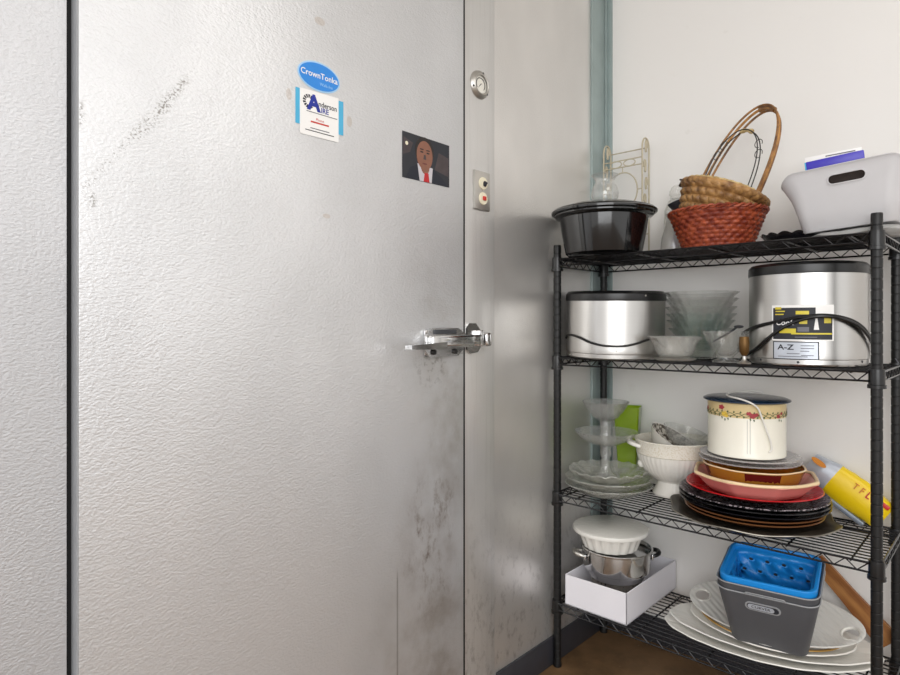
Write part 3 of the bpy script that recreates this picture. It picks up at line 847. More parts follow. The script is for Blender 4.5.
b.tube(cord2([(ra + .012, -92, 1.112), (ra + .003, -75, 1.124), (ra, -52, 1.137), (ra, -30, 1.148), (ra, -12, 1.158), (ra, 5, 1.1645), (ra + .001, 18, 1.165), (ra + .002, 32, 1.159), (ra + .002, 46, 1.146), (ra + .002, 60, 1.124), (ra + .003, 78, 1.085), (ra + .004, 92, 1.06)]), .0042, 8)
b.tube(cord2([(ra + .014, -92, 1.043), (ra + .005, -79, 1.052), (ra, -53, 1.077), (ra, -38, 1.103), (ra, -24.6, 1.1275), (ra + .001, -12, 1.146), (ra + .004, 0, 1.157), (ra + .008, 12, 1.1625), (ra + .008, 28, 1.157), (ra + .006, 48.6, 1.135), (ra + .004, 75, 1.092), (ra + .004, 92, 1.07)]), .0042, 8)
b.build('power_cord', M['black_plastic'], ck2, 'doubled black power cord')
for a, z in ((-50, .012), (-8, .010), (60, .012), (-62, .258)):
    MB().lathe([(0, .0018), (.003, .001), (.0034, 0)], 10, M4=Matrix.Translation(((r2 * (.987 if z < .1 else 1.014)) * cos(f0 + R(a)), (r2 * (.987 if z < .1 else 1.014)) * sin(f0 + R(a)), z)) @ Matrix.Rotation(f0 + R(a), 4, 'Z') @ Matrix.Rotation(R(90), 4, 'Y')).build('screw', M['dark_grey'], ck2)

# nested fluted glass bowls
def fluted_bowl(k, A=.05):
    pr = [(0, 0), (.046, 0), (.050, .003), (.062, .028), (.078, .056), (.098, .083), (.110, .094), (.108, .0955), (.095, .085), (.074, .056), (.058, .029), (.046, .006), (0, .004)]
    return MB().lathe(pr, 120, fr=lambda th, i: 1 + (A * (abs(sin(th * k / 2)) - .5) if 2 < i < 11 else 0) + (.02 * sin(th * k * 2) if i in (6, 7) else 0))
names = ('lowest', 'second from the bottom', 'third from the bottom', 'fourth from the bottom', 'fifth from the bottom', 'topmost')
me_a = fluted_bowl(16).mesh('glass_bowl', M['teal_glass']); me_b = fluted_bowl(18).mesh('glass_bowl', M['cut_glass'])
zb = (0, .026, .046, .068, .094, .114)
for i in range(6):
    o = bpy.data.objects.new('glass_bowl', me_a if i < 3 else me_b); C.objects.link(o)
    o.location = (.415, -.150, Z2 + .001 + zb[i]); o.rotation_euler = (0, 0, i * .21)
    q = (.86, .9, .93, .95, .98, 1.0)[i]; o.scale = (q, q, 1)
    o['label'] = ('greenish' if i < 3 else 'clear') + ' fluted glass bowl, ' + names[i] + ' of the nested stack'
    o['category'] = 'bowl'; o['group'] = 'nested glass bowls on the second shelf'

gd = thing('glass_dish', 'shallow frosted glass dish on a silver saucer, in front of the nested bowls', 'dish', (.401, -.315, Z2 + .001))
MB().lathe([(.0, .011), (.040, .011), (.050, .016), (.058, .034), (.064, .052), (.078, .070), (.076, .0715), (.061, .054), (.054, .034), (.046, .019), (0, .015)], 72, fr=lambda th, i: 1 + (.03 * sin(th * 9) if i in (5, 6) else 0)).build('bowl', M['frost_glass'], gd)
MB().lathe([(0, 0), (.05, 0), (.060, .004), (.061, .007), (.05, .007), (.04, .0115), (0, .0115)], 60).build('saucer', M['steel'], gd, 'silver saucer')
cb = MB().lathe([(0, .0), (.034, 0), (.036, .004), (.022, .010), (.021, .015), (.034, .030), (.047, .056), (.060, .088), (.058, .0885), (.044, .057), (.031, .032), (.014, .018), (0, .017)], 96,
                fr=lambda th, i: 1 + (.04 * sin(th * 16 + i * 1.4) if 4 < i < 8 else 0) + (.03 * sin(th * 20) if i in (7, 8) else 0))
solo('cut_glass_bowl', cb, M['cut_glass'], 'small footed cut glass bowl in front of the nested bowls', 'bowl', (.544, -.305, Z2 + .001))
sp = MB().tube(smooth_path([(-.022, .005, .0), (.0, .0, .012), (.028, -.004, .028), (.044, -.006, .040)], 4), .0032, 8).lathe([(0, -.005), (.007, -.003), (.009, 0), (.007, .003), (0, .005)], 16, c=(.050, -.006, .042), sx=1.6)
solo('dark_spoon', sp, M['dark_grey'], 'dark spoon lying in the small footed cut glass bowl', 'spoon', (.528, -.293, Z2 + .060))
br = thing('brass_cup', 'small brass cup on a silver foot, between the cut glass bowl and the taller cooker', 'cup', (.607, -.345, Z2 + .001))
MB().lathe([(0, .02), (.006, .022), (.012, .032), (.0135, .055), (.012, .074), (.010, .074), (.011, .054), (0, .03)], 28).build('bowl', M['brass'], br)
MB().lathe([(0, 0), (.017, 0), (.018, .003), (.008, .008), (.005, .012), (.005, .021), (0, .022)], 28).build('foot', M['steel'], br, 'silver foot')
wl_ = MB().tube(smooth_path([(.920, -.095, Z2 + .005), (.900, -.03, Z2 + .04), (.925, -.012, Z2 + .12), (.945, -.02, Z2 + .2), (.93, -.03, Z2 + .262), (.918, -.055, Z2 + .29)], 6), .0014, 6)
solo('thin_wire', wl_, M['grey_print'], 'thin grey wire hanging behind the right front post', 'wire')

# ------------------------------------------------------------------ third shelf: left
def plate_mb(r, h, t_=.004, n=72, scal=0, A=0.0, wave=0.0, foot=.6, flat=.7):
    pr = [(0, 0), (r * foot, 0), (r * flat, h * .2), (r * .98, h), (r, h + t_ * .4), (r * .985, h + t_), (r * (flat - .01), h * .2 + t_), (r * foot * .98, t_), (0, t_)]
    return MB().lathe(pr, n, fr=(lambda th, i: 1 + (A * (abs(sin(th * scal / 2)) - .5) if 2 < i < 6 else 0)) if scal else None,
                      dz=(lambda th, i: wave * sin(th * scal) if 2 < i < 6 else 0) if wave else None)
for i, (r, h, z, sc, A, lab) in enumerate(((.141, .030, 0, 40, .03, 'pressed glass plate at the bottom of the stack under the tiered stand'),
                                          (.140, .030, .022, 48, .02, 'pressed glass plate in the middle of the stack under the tiered stand'),
                                          (.126, .030, .046, 18, .06, 'wavy edged glass plate on top of the stack, right under the tiered stand'))):
    o = solo('glass_plate', plate_mb(r, h, .005, 144, sc, A, .003 if i == 2 else 0), M['plate_glass'], lab, 'plate', (.1535, -.262, Z3 + .002 + z), group='glass plates on the third shelf')
ts = thing('tiered_stand', 'two-tier clear glass serving stand on top of the glass plates', 'stand', (.140, -.255, Z3 + .0535))
MB().lathe([(0, 0), (.034, 0), (.036, .004), (.020, .014), (.013, .03), (.013, .06), (.019, .075), (.016, .09), (.022, .103), (0, .105)], 36, fr=lambda th, i: 1 + .04 * sin(th * 8)).build('lower_stem', M['tier_glass'], ts)
MB().lathe([(0, .103), (.022, .103), (.05, .110), (.085, .128), (.101, .148), (.1025, .151), (.099, .150), (.083, .132), (.049, .115), (0, .109)], 120, fr=lambda th, i: 1 + (.012 * sin(th * 40) if 3 < i < 7 else 0)).build('lower_tier', M['tier_glass'], ts)
MB().lathe([(0, .109), (.030, .109), (.030, .116), (.020, .130), (.016, .150), (.018, .172), (.022, .186), (0, .188)], 36, fr=lambda th, i: 1 + .05 * sin(th * 8)).build('upper_stem', M['tier_glass'], ts)
MB().lathe([(0, .186), (.022, .186), (.040, .196), (.058, .218), (.074, .246), (.0765, .250), (.074, .249), (.055, .222), (.037, .200), (0, .191)], 120, fr=lambda th, i: 1 + (.014 * sin(th * 36) if 2 < i < 7 else 0)).build('upper_bowl', M['tier_glass'], ts)
gv = MB()
Lo = [rrect(.052, .052, .006, 0, 3), rrect(.056, .056, .006, .002, 3), rrect(.088, .088, .008, .268, 3), rrect(.084, .084, .006, .268, 3), rrect(.054, .054, .004, .006, 3)]
solo('lime_vase', gv.rings(Lo, (True, True)), M['lime'], 'tall square lime green plastic vase behind the tiered glass stand', 'vase', (.138, -.092, Z3 + .002), (0, 0, R(18)))
solo('white_ball', MB().lathe([(0 if i in (0, 14) else .0145 * sin(pi * i / 14), .0145 - .0145 * cos(pi * i / 14)) for i in range(15)], 24), M['white_ceramic'],
     'small white ball lying on the edge of the glass plates', 'ball', (.238, -.190, Z3 + .087))

wb = thing('footed_bowl', 'white footed serving bowl with fluted sides and ear handles on the third shelf', 'bowl', (.322, -.132, Z3 + .002))
k_ = 44
MB().lathe([(0, .004), (.050, .0), (.066, 0), (.068, .006), (.056, .028), (.050, .045), (.056, .052)], 132, fr=lambda th, i: 1 + (.02 * abs(sin(th * k_ / 2)) if 3 < i < 6 else 0)).build('foot', M['white_ceramic'], wb)
MB().lathe([(.050, .050), (.066, .054), (.095, .080), (.113, .118), (.117, .135), (.110, .135), (.09, .082), (.06, .058), (0, .055)], 176, fr=lambda th, i: 1 + (.02 * abs(sin(th * k_ / 2)) if 0 < i < 5 else 0)).build('fluted_body', M['white_ceramic'], wb)
MB().lathe([(.115, .134), (.120, .138), (.122, .172), (.126, .180), (.123, .183), (.117, .172), (.110, .134)], 96).build('patterned_band', M['band_ceramic'], wb, 'beige patterned band')
for s_ in (-1, 1):
    q = MB().tube(smooth_path([(s_ * .116, -.030, .160), (s_ * .140, -.022, .168), (s_ * .147, 0, .170), (s_ * .140, .022, .168), (s_ * .116, .030, .160)], 5), .0065, 8)
    h_ = q.build('ear_handle', M['white_ceramic'], wb); h_.rotation_euler = (0, 0, FWD * .9)
# dishes lying inside the bowl
t_ = Matrix.Rotation(FWD, 4, 'Z') @ Matrix.Rotation(R(27), 4, 'Y') @ Matrix.Rotation(R(16), 4, 'X')
dp = thing('patterned_dish', 'white dish with a dark leafy pattern inside, leaning in the white footed bowl', 'dish', (.326, -.155, Z3 + .169), t_.to_euler())
dp.scale = (.96, .96, .96)
MB().lathe([(0, -.03), (.05, -.03), (.068, -.02), (.092, .022), (.095, .025), (.091, .025), (.065, -.016), (.05, -.026), (0, -.026)], 72).build('body', M['white_ceramic'], dp)
t = NT('dark_leaf_pattern')
t.set(Base_Color=t.mix(t.step(t.noise(75, 4, .65, stretch=(1, 2.2, 1)), .47, .53), lin('#5d544c'), lin('#d2ccc0')), Roughness=.2)
M['leaf_pattern'] = t.m
MB().lathe([(.0885, .0235), (.0645, -.0150), (.05, -.0250), (0, -.0252)], 72).build('inner_glaze', M['leaf_pattern'], dp, 'dark leafy pattern')
t_ = Matrix.Rotation(FWD, 4, 'Z') @ Matrix.Rotation(R(14), 4, 'Y') @ Matrix.Rotation(R(10), 4, 'X')
solo('clear_bowl', MB().lathe([(0, -.028), (.032, -.028), (.06, -.008), (.078, .024), (.0765, .0245), (.0585, -.006), (.032, -.0255), (0, -.0255)], 72), M['vase_glass'],
     'clear glass bowl resting on the patterned dish in the white footed bowl', 'bowl', (.355, -.120, Z3 + .188), t_.to_euler())

# ------------------------------------------------------------------ third shelf: the big stack of plates with the enamel pot
SX, SY = .590, -.222
def octo(r, c=.0, rot=22.5, lob=0.0):
    f = lambda th: (1 - c + c * max(abs(cos(4 * (th - R(rot)) / 1)), 0)) 
    return lambda th, i: f(th) + lob * cos(8 * th)
oc = lambda th, i: 1.0 / (max(abs(cos(th - R(a))) for a in (0, 45, 90, 135))) * .96 if i > 1 else 1
tray = MB().lathe([(0, .0), (.14, 0), (.158, .002), (.176, .016), (.205, .019), (.207, .022), (.204, .022), (.174, .019), (.156, .006), (.14, .004), (0, .004)], 128,
                  fr=lambda th, i: (1 + .035 * cos(8 * th)) if 1 < i < 9 else 1, dz=lambda th, i: (.004 * cos(8 * th) if 3 < i < 7 else 0), sx=1.06, sy=.98)
sc_o = solo('scalloped_platter', tray, M['dark_tray'], 'dark metal platter with a pointed scalloped edge at the bottom of the plate stack', 'platter', (SX, -.243, Z3 + .002))
q = lambda a: .2065 * (1 + .035 * cos(8 * a))
MB().tube([(q(a) * 1.06 * cos(a), q(a) * .98 * sin(a), .0215 + .004 * cos(8 * a)) for a in [2 * pi * i / 160 for i in range(160)]], .0022, 6, closed=True).build('rim', M['rim_highlight'], sc_o, 'grey metal edge with painted highlight')  # grey metal edge, its highlight painted as a paler tube
stack = (
    ('brown_plate', .182, .024, .007, 'brown_plate', 'brown plate lowest of the round plates on the dark scalloped platter'),
    ('brown_plate', .186, .024, .018, 'brown_plate', 'brown plate directly beneath the black plates in the stack'),
    ('black_plate', .198, .026, .030, 'black_plate', 'glossy black plate lower of the dark plates in the stack'),
    ('black_plate', .199, .026, .042, 'black_plate', 'glossy black plate between the lower black plate and the speckled one'),
    ('speckled_plate', .197, .024, .054, 'speckle_plate', 'black plate with grey speckled rim, just beneath the red plate'))
for nm, r, h, z, mt, lab in stack:
    solo(nm, plate_mb(r, h, .004, 96), M[mt], lab, 'plate', (SX, SY, Z3 + z), group='plates in the tall stack')
solo('red_plate', plate_mb(.180, .024, .004, 96, foot=.55, flat=.66), M['red_plate'], 'glossy red plate beneath the pink dish', 'plate', (SX, SY + .002, Z3 + .072), group='plates in the tall stack')
pk = thing('pink_dish', 'pink octagonal baking dish with a cream rim on the red plate', 'dish', (SX + .004, SY + .004, Z3 + .080))
def oct8(th):
    q = 1 / max(cos(th - R(-72) - R(a)) for a in range(0, 360, 45))
    return 1 + (q * .955 - 1) * .75
def lob(A, lo, hi):
    return lambda th, i: oct8(th)
MB().lathe([(0, 0), (.110, 0), (.121, .006), (.137, .022), (.152, .038), (.166, .048), (.163, .051), (.148, .043), (.133, .026), (.117, .010), (0, .006)], 128, fr=lob(.018, 3, 8)).build('body', M['pink'], pk)
MB().lathe([(.161 + .0058 * cos(a), .0515 + .0048 * sin(a)) for a in [2 * pi * i / 12 for i in range(12)]], 128, wrap=True, fr=lambda th, i: oct8(th), dz=lambda th, i: .05 * (oct8(th) - 1)).build('rim', M['cream_rim'], pk, 'cream rim')
ad = thing('amber_dish', 'amber glass dish with a thin pale rim inside the pink dish', 'dish', (SX, SY + .006, Z3 + .0905))
MB().lathe([(0, 0), (.098, 0), (.108, .006), (.122, .034), (.133, .066), (.130, .067), (.119, .036), (.104, .010), (0, .004)], 64, fr=lambda th, i: 1 + .012 * cos(8 * th)).build('body', M['amber_glass'], ad)
MB().lathe([(.133 + .003 * cos(a), .0675 + .0022 * sin(a)) for a in [2 * pi * i / 10 for i in range(10)]], 96, wrap=True, fr=lambda th, i: 1 + .012 * cos(8 * th)).build('rim', M['cream_rim'], ad, 'cream yellow rim')
for ac in (-62, 28, 118, 208):
    lo, hi = [], []
    for j in range(13):
        a = R(ac - 20 + 40 * j / 12); q = 1 + .012 * cos(8 * a)
        lo.append(Vector((.1125 * q * cos(a), .1125 * q * sin(a), .012))); hi.append(Vector((.1335 * q * cos(a), .1335 * q * sin(a), .064)))
    MB().rings([lo, hi], closed=False).build('dark_panel', M['dark_red'], ad, 'dark red panel')
for i, (z, r) in enumerate(((.160, .137), (.172, .133))):
    solo('glass_plate', MB().lathe([(0, 0), (r * .6, 0), (r * .75, .002), (r, .010), (r * 1.01, .013), (r * .98, .0135), (r * .74, .006), (0, .005)], 128, fr=lambda th, i: 1 + (.012 * sin(th * 44) if 2 < i < 6 else 0)), M['stack_glass'],
         ('lower' if i == 0 else 'upper') + ' of two pressed glass plates beneath the floral enamel pot', 'plate', (SX - .012, SY + .014, Z3 + z), group='glass plates under the enamel pot')
ep = thing('enamel_pot', 'cream enamel pot with a floral band and navy lid on top of the plate stack', 'pot', (.567, -.2, Z3 + .1845))
rp = .1045
zp0 = Z3 + .1845
MB().lathe([(0, 0), (rp, 0), (rp + .001, .003), (rp, .006), (rp, .155), (rp - .003, .155), (rp - .003, .006), (0, .004)], 80).build('body', M['cream'], ep)
MB().lathe([(rp + .0004, .113), (rp + .0006, .156)], 80).build('tan_band', M['tan_band'], ep, 'tan band')
MB().lathe([(rp - .004, .152), (rp + .006, .153), (rp + .0125, .156), (rp + .0125, .159), (rp + .004, .163), (.09, .1655), (.03, .167), (0, .167)], 80).build('lid', M['navy'], ep, 'navy lid')
f0 = math.atan2(-1.928, .597)
vine = MB(); lv_ = MB(); rs = 'rose'; yl = 'yellow_flower'
for ph_ in (0, pi):
    vine.tube([((rp + .0012) * cos(a), (rp + .0012) * sin(a), .122 + .0045 * sin(a * 16 + ph_)) for a in [2 * pi * i / 260 for i in range(260)]], .0007, 4, closed=True)
for i in range(76):
    a = 2 * pi * i / 76; sgn = 1 if i % 2 else -1
    lv_.cylpatch(rp + .0012, a, .123 + .006 * sgn, [(-.0032, -.001), (0, -.003 * sgn), (.003, .001), (0, .004 * sgn)])
for a, z, q, dst in ((-37, .140, .0085, rs), (-32, .122, .009, yl), (-29, .117, .006, yl), (4, .127, .007, rs), (9, .121, .0085, rs), (14, .125, .006, rs), (50, .12, .007, rs), (57, .127, .005, rs), (95, .13, .008, rs), (140, .12, .009, yl), (190, .13, .008, rs), (240, .12, .009, yl), (285, .13, .008, rs)):
    MB().cylpatch(rp + .0017, f0 + R(a), z, [(q * (1 + .18 * cos(5 * t_)) * cos(t_), q * .8 * (1 + .18 * cos(5 * t_)) * sin(t_)) for t_ in [2 * pi * i / 20 for i in range(20)]]).build(dst, M['rose' if dst == 'rose' else 'yellow_bloom'], ep, 'red rose' if dst == 'rose' else 'yellow flower')
for a, z in ((-36, .110), (-26, .108), (-31, .105), (6, .110), (11, .108), (52, .108), (57, .106)):
    lv_.cylpatch(rp + .0012, f0 + R(a), z, [(-.003, .003), (0, -.004), (.002, .0), (.001, .004)])
vine.build('vine', M['leaf'], ep, 'green vine'); lv_.build('leaves', M['leaf'], ep, 'green leaves')
bw = [(q_ + .003, a_, z_) for q_, a_, z_ in [(.112, 150, .150), (.09, 158, .172), (.05, -150, .172), (.055, -60, .172), (.088, -28, .171), (.108, -8, .168), (.1165, 5, .160), (.115, 14, .146), (.110, 20, .120), (.108, 28, .080), (.107, 34, .050), (.106, 35.5, .030), (.1045, 32, .022)]]
MB().tube(smooth_path([(q * cos(f0 + R(a)), q * sin(f0 + R(a)), z) for q, a, z in bw], 5), .0026, 8).build('bail_handle', M['wire_bail'], ep, 'white bail handle')
b = MB()
for a in (1.5, 5.5):
    b.cylrect(rp + .0006, f0 + R(a), .062, .0008, .095, 1)
b.build('scratch', M['grey_print'], ep, 'thin grey scratches')

# yellow snack bag leaning in the back right corner of the third shelf
yb = thing('snack_bag', 'yellow snack bag with silver end, leaning at the back right of the third shelf', 'bag', (.803, -.050, Z3 + .081), (R(-6), R(33.5), R(-2)))
def pouch(b, xa, xb, hw_, dp_, n=14, m=20, za=0):
    L = []
    for i in range(n + 1):
        f = i / n; x = xa + (xb - xa) * f
        e = min(1, (1 - abs(2 * f - 1)) * 2.6) if False else 1
        L.append((x, hw_(f), dp_(f)))
    loops = [[Vector((x, d * sin(2 * pi * k / m), h * (cos(2 * pi * k / m)) * (1 + .04 * sin(3 * k + x * 70)) + za)) for k in range(m)] for x, h, d in L]
    return b.loft(loops)
pouch(MB(), -.055, .100, lambda f: .047 + .004 * sin(f * 5), lambda f: .022 * min(1, (1 - f) * 5 + .25) + .002).build('bag_body', M['yellow_bag'], yb)
pouch(MB(), -.125, -.055, lambda f: .034 + .013 * f, lambda f: .006 + .018 * min(1, f * 2)).build('bag_end', M['silver_film'], yb, 'silver crumpled end')
MB().box((-.02, -.006, -.052), (.19, .022, .014), .004).build('lower_seam', M['grey_film'], yb, 'grey blue side of the bag')
b = MB(); b.prism([(-.105 + .022 * cos(a), .016 + .008 * sin(a)) for a in [2 * pi * i / 20 for i in range(20)]], .0, .002)
q = b.build('print_oval', M['orange'], yb, 'orange print'); q.rotation_euler = (R(90), 0, 0); q.location = (0, -.0235, .004)
for i, (ch, sz) in enumerate((('T', .024), ('F', .026), ('L', .028))):
    q = MB().merge(text_mesh(ch, sz, 0, .0006, .8)).build('lettering', M['orange'] if i < 2 else M['red_print'], yb); q.rotation_euler = (R(90), 0, 0); q.location = (.002 + i * .018, -.0275, .026)
MB().box((.076, -.016, .028), (.034, .006, .012), .002).build('red_patch', M['red_print'], yb, 'red printed patch')

# ------------------------------------------------------------------ bottom shelf: left
wx = thing('white_tray', 'open white cardboard tray box at the left end of the bottom shelf', 'box', (.167, -.192, Z4 + .001))
W_, D_, H_ = .219, .368, .098
MB().box((0, 0, .0012), (W_, D_, .0024)).build('base', M['white_card'], wx)
for nm, c_, d_ in (('front_panel', (0, -D_ / 2 + .0015, H_ / 2), (W_, .003, H_)), ('back_panel', (0, D_ / 2 - .0015, H_ / 2), (W_, .003, H_)),
                   ('side_panel', (-W_ / 2 + .0015, 0, H_ / 2), (.003, D_, H_)), ('side_panel', (W_ / 2 - .0015, 0, H_ / 2), (.003, D_, H_))):
    MB().box(c_, d_, .0008, 1).build(nm, M['white_card'], wx)
st = thing('steamer_pot', 'stainless steamer pot with side handles standing in the white cardboard tray', 'pot', (.170, -.238, Z4 + .0045), (0, 0, FWD))
t = NT('perforated_steel')
vo = t.n('ShaderNodeTexVoronoi'); vo.inputs['Scale'].default_value = 95; vo.inputs['Randomness'].default_value = .15
t.t.links.new(t.co, vo.inputs['Vector'])
hole = t.step(vo.outputs['Distance'], .22, .3)
t.set(Base_Color=t.mix(hole, lin('#1d1b19'), lin('#a9a49b')), Metallic=t.math('MULTIPLY', hole, 1.0), Roughness=.35)
M['perforated'] = t.m
MB().lathe([(0, 0), (.074, 0), (.080, .006), (.082, .084), (.080, .084), (.077, .008), (0, .004)], 64).build('perforated_insert', M['perforated'], st, 'perforated lower wall')
MB().lathe([(.082, .078), (.0875, .082), (.0885, .104), (.096, .100), (.096, .104), (.085, .104), (.083, .082)], 64, wrap=True).build('lower_ring', M['chrome'], st)
MB().lathe([(0, .106), (.098, .105), (.106, .109), (.109, .118), (.110, .172), (.1165, .176), (.117, .179), (.112, .180), (.107, .174), (.106, .160), (0, .158)], 72).build('upper_pan', M['chrome'], st)
for s_ in (-1, 1):
    MB().tube(smooth_path([(s_ * .108, -.028, .152), (s_ * .125, -.026, .157), (s_ * .138, -.012, .160), (s_ * .138, .012, .160), (s_ * .125, .026, .157), (s_ * .108, .028, .152)], 5), .0058, 8, rf=lambda f: .75 + .6 * sin(pi * f)).build('side_handle', M['black_plastic'] if s_ > 0 else M['steel'], st, 'dark side handle' if s_ > 0 else 'steel side handle')
    MB().box((s_ * .111, 0, .150), (.006, .066, .018), .002).build('handle_bracket', M['chrome'], st)
lc = thing('lidded_casserole', 'white fluted casserole with a flat white lid, on top of the steamer pot', 'casserole', (.150, -.242, Z4 + .1765))
MB().lathe([(0, 0), (.078, 0), (.084, .004), (.102, .054), (.106, .056), (.103, .058), (.098, .054), (.080, .008), (0, .005)], 132, fr=lambda th, i: 1 + (.055 * abs(sin(th * 9)) if 1 < i < 4 else 0)).build('dish', M['white_ceramic'], lc)
MB().lathe([(.104, .054), (.122, .056), (.124, .061), (.122, .068), (.115, .071), (0, .072)], 80).build('lid', M['emb_ceramic'], lc, 'flat white lid')
MB().box((.124, .0, .062), (.012, .02, .004), .0015).build('lid_tab', M['emb_ceramic'], lc).rotation_euler = (0, 0, FWD)

# ------------------------------------------------------------------ bottom shelf: platters, bins, board
def oval_platter(a, b_, h, t_=.005, n=120, wave=0.0, k=18):
    pr = [(0, 0), (.62, 0), (.72, h * .25), (.97, h), (1.0, h + t_ * .5), (.985, h + t_), (.71, h * .25 + t_), (.61, t_), (0, t_)]
    return MB().lathe(pr, n, sx=a, sy=b_, fr=lambda th, i: 1 + (wave * sin(k * th) if 2 < i < 6 else 0) + (.02 * sin(4 * th + 1) if 2 < i < 6 else 0))
solo('oval_platter', oval_platter(.276, .158, .014, wave=.005), M['emb_ceramic'], 'large white embossed oval platter, lowest on the bottom shelf', 'platter', (.622, -.192, Z4 + .002), (0, 0, R(16)), group='white platters on the bottom shelf')
solo('oval_platter', oval_platter(.268, .150, .014, wave=.006, k=14), M['emb_ceramic'], 'white embossed oval platter directly on the lowest one, its edge slightly inside', 'platter', (.624, -.186, Z4 + .018), (0, 0, R(13)), group='white platters on the bottom shelf')
solo('white_plate', oval_platter(.212, .150, .012, wave=.003, k=30), M['white_ceramic'], 'white plate with ribbed edge between the oval platters and the gold rimmed plate', 'plate', (.622, -.180, Z4 + .034), (0, 0, R(6)), group='white platters on the bottom shelf')
gp = thing('gold_rim_plate', 'white plate with a gold rim, beneath the platter with ring handles', 'plate', (.622, -.185, Z4 + .0425))
oval_platter(.188, .142, .012).build('body', M['white_ceramic'], gp)
M['gold'] = plain('gold_lustre', '#c79a4e', .3, .4)
MB().lathe([(.94, .0135), (1.003, .0165), (.99, .0185), (.93, .0160)], 96, sx=.188, sy=.142, wrap=True).build('gold_rim', M['gold'], gp, 'gold rim')
# platter with ring handles, propped against the wall
TL = R(10)
hp = thing('handled_platter', 'white ribbed oval platter with two ring handles, tilted on the plates beneath the grey bins', 'platter', (.628, -.170, Z4 + .071), (TL, R(-1.0), R(2)))
n = 120
def ovl(a, b_, z): return [Vector((a * cos(2 * pi * k / n), b_ * sin(2 * pi * k / n), z)) for k in range(n)]
b = MB().rings([[Vector((0, 0, 0))], ovl(.14, .075, 0), ovl(.20, .118, .006), ovl(.228, .138, .016), ovl(.230, .139, .019), ovl(.226, .136, .020), ovl(.198, .115, .011), ovl(.14, .073, .005), [Vector((0, 0, .005))]])
t = NT('ribbed_ceramic')
wv = t.n('ShaderNodeTexWave'); wv.inputs['Scale'].default_value = 26; wv.inputs['Distortion'].default_value = 1.2; wv.bands_direction = 'DIAGONAL'
t.t.links.new(t.co, wv.inputs['Vector'])
t.set(Base_Color=lin('#eae8e3'), Roughness=.22, Normal=t.bump(wv.outputs['Fac'], .45, .003))
M['ribbed'] = t.m
pb = b.build('body', M['ribbed'], hp)
for s_ in (-1, 1):
    cut(pb, MB().prism(ell(.021, .030, 28, s_ * .196, 0), -.03, .05))
    MB().tube([(s_ * .196 + .0225 * cos(a), .0315 * sin(a), .010 + s_ * .021 * cos(a) * .18) for a in [2 * pi * i / 32 for i in range(32)]], .0042, 8, closed=True).build('ring_handle', M['white_ceramic'], hp)

def basket_loops(w0, d0, w1, d1, h, t_, r0, r1, lip):
    o = [rrect(w0, d0, r0, 0), rrect(w0 + .004, d0 + .004, r0 + .002, .003), rrect(w1, d1, r1, h - .004), rrect(w1 + lip, d1 + lip, r1 + lip / 2, h - .003), rrect(w1 + lip, d1 + lip, r1 + lip / 2, h)]
    i = [rrect(w1 - 2 * t_, d1 - 2 * t_, r1 - t_ * .7, h), rrect(w0 - 2 * t_, d0 - 2 * t_, r0 - t_ * .7, t_)]
    return o + i
BR = (R(9), 0, R(8))
bb = Vector((.648, -.236, Z4 + .062))
BS = (1.10, 1.06, .96)
axis = Euler(BR).to_matrix() @ Vector((0, 0, 1))
def grey_bin(name, label, up, w_):
    t_ = thing(name, label, 'bin', bb + axis * up, BR, 'nested dark grey bins')
    t_.scale = BS
    MB().rings(basket_loops(.166, .165, .222, .215, .168, .0025, .022, .03, .003), (True, True)).build('body', M['dark_bin'], t_)
    MB().rings([rrect(.2255, .2185, .032, .1655), rrect(.2275, .2205, .033, .168), rrect(.2245, .2175, .031, .1695), rrect(.2215, .2145, .03, .168)], wrap=True).build('rim', M['light_edge'], t_, 'pale rim edge')
    return t_
b1 = grey_bin('grey_bin', 'dark grey plastic bin with an oval maker plate, outer of the nested pair', 0, 0)
b2 = grey_bin('grey_bin', 'dark grey plastic bin nested in the outer bin, just under the blue basket', .021, 0)
MB().tube(smooth_path([(-.045, -.1105, .1685), (-.040, -.112, .1735), (-.034, -.1125, .175), (.034, -.1125, .175), (.040, -.112, .1735), (.045, -.1105, .1685)], 4), .0016, 6).build('tab', M['light_edge'], b1, 'pale raised tab at the rim')
# maker plate on the front wall (the wall leans outwards)
tl = math.atan2((.215 - .165) / 2, .168)
mp = MB().loft([rrect(.078, .026, .0125, z, 6) for z in (-.002, .0015)]).build('maker_plate', M['light_edge'], b1, 'pale oval frame of the maker plate')
mp.location = (-.006, -.0825 - .132 * math.tan(tl) - .0012, .132); mp.rotation_euler = (R(90) + tl, 0, 0)
q = MB().loft([rrect(.070, .019, .009, z, 6) for z in (.0013, .0021)]).build('plate_face', M['dark_print'], mp, 'dark face')
q = MB().loft([rrect(.058, .015, .007, z, 6) for z in (.0019, .0028)]).build('plate_badge', M['silver_film'], mp, 'silver badge'); q.location = (-.004, 0, 0)
MB().merge(text_mesh('CURVER', .0125, 0, .0001, .9), lambda v: Vector((v.x - .004, v.y, .0031))).build('lettering', M['dark_print'], mp, 'dark letters')

bs = thing('blue_basket', 'bright blue perforated plastic basket nested on top of the dark grey bins', 'basket', bb + axis * .050, BR)
bs.scale = BS
b = MB()
b.rings([rrect(.190, .180, .026, .128), rrect(.206, .196, .03, .128), rrect(.213, .203, .032, .131), rrect(.213, .203, .032, .150), rrect(.209, .199, .03, .152), rrect(.198, .188, .027, .152), rrect(.194, .184, .026, .148), rrect(.194, .184, .026, .138), rrect(.182, .172, .022, .135)])
b.build('rim', M['blue_plastic'], bs)
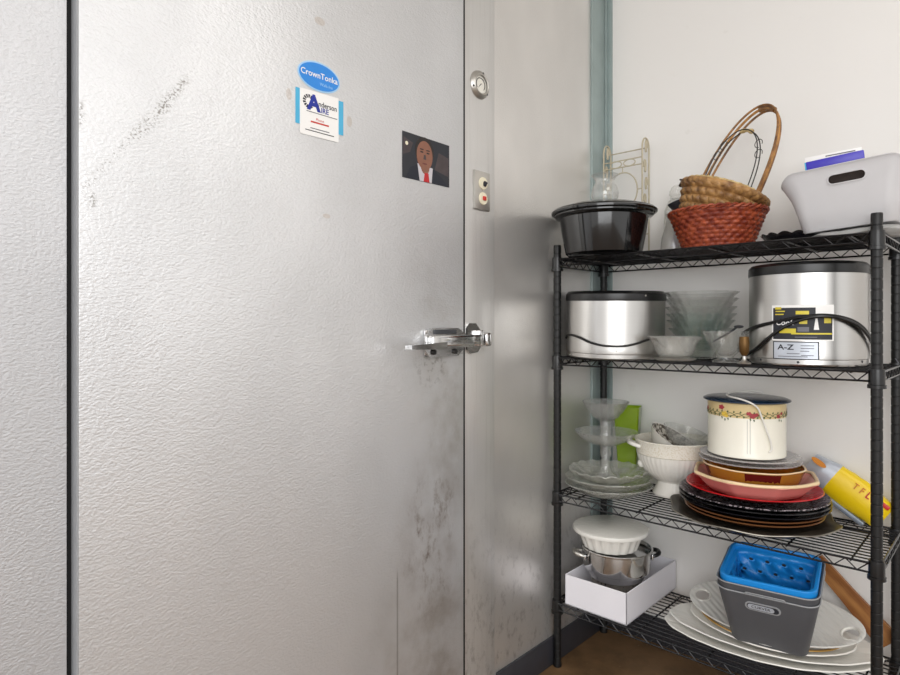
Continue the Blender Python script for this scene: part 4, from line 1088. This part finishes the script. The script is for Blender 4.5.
# perforated walls: every wall a grid of cells, each with a real round hole
def holed_wall(b, p00, p10, p01, p11, nx, nz, solid_rows):
    P = lambda u, v: p00.lerp(p10, u).lerp(p01.lerp(p11, u), v)
    for i in range(nx):
        for j in range(nz):
            u0, u1, v0, v1 = i / nx, (i + 1) / nx, j / nz, (j + 1) / nz
            if j not in (2, 4, 6) or (i + j // 2) % 2:
                b.bm.faces.new([b.bm.verts.new(P(*q)) for q in ((u0, v0), (u1, v0), (u1, v1), (u0, v1))]); continue
            uc, vc, ru, rv = (u0 + u1) / 2, (v0 + v1) / 2, (u1 - u0) * .27, (v1 - v0) * .26
            out = [(u1, vc), (u1, v1), (uc, v1), (u0, v1), (u0, vc), (u0, v0), (uc, v0), (u1, v0)]
            inn = [(uc + ru * cos(R(45 * k)), vc + rv * sin(R(45 * k))) for k in range(8)]
            ov_ = [b.bm.verts.new(P(*q)) for q in out]; iv_ = [b.bm.verts.new(P(*q)) for q in inn]
            for k in range(8):
                b.bm.faces.new((ov_[k], ov_[(k + 1) % 8], iv_[(k + 1) % 8], iv_[k]))
b = MB()
w1, d1, w0, d0, zl_, zh_ = .182, .172, .150, .142, .0, .135
cs = [Vector((sx_ * w1 / 2, sy_ * d1 / 2, zh_)) for sx_, sy_ in ((-1, -1), (1, -1), (1, 1), (-1, 1))]
cb_ = [Vector((sx_ * w0 / 2, sy_ * d0 / 2, zl_)) for sx_, sy_ in ((-1, -1), (1, -1), (1, 1), (-1, 1))]
for k in range(4):
    holed_wall(b, cb_[k], cb_[(k + 1) % 4], cs[k], cs[(k + 1) % 4], 9, 8, (0, 7))
b.bm.faces.new([b.bm.verts.new(p) for p in cb_])
bmesh.ops.remove_doubles(b.bm, verts=b.bm.verts, dist=.0002)
solidify(b.build('perforated_body', M['blue_plastic'], bs, ang=4), .0018, 0)

wd_ = MB().loft([[Vector((x, y, z)) for y, z in ((-.006, -h), (.006, -h), (.006, h), (-.006, h))] for x, h in ((-.135, .021), (-.10, .022), (-.02, .024), (.08, .030), (.115, .032), (.128, .028))])
solo('wooden_board', wd_, M['wood'], 'brown wooden board leaning on the wall behind the platters', 'board', (.805, -.030, Z4 + .125), (0, R(46), R(0)))
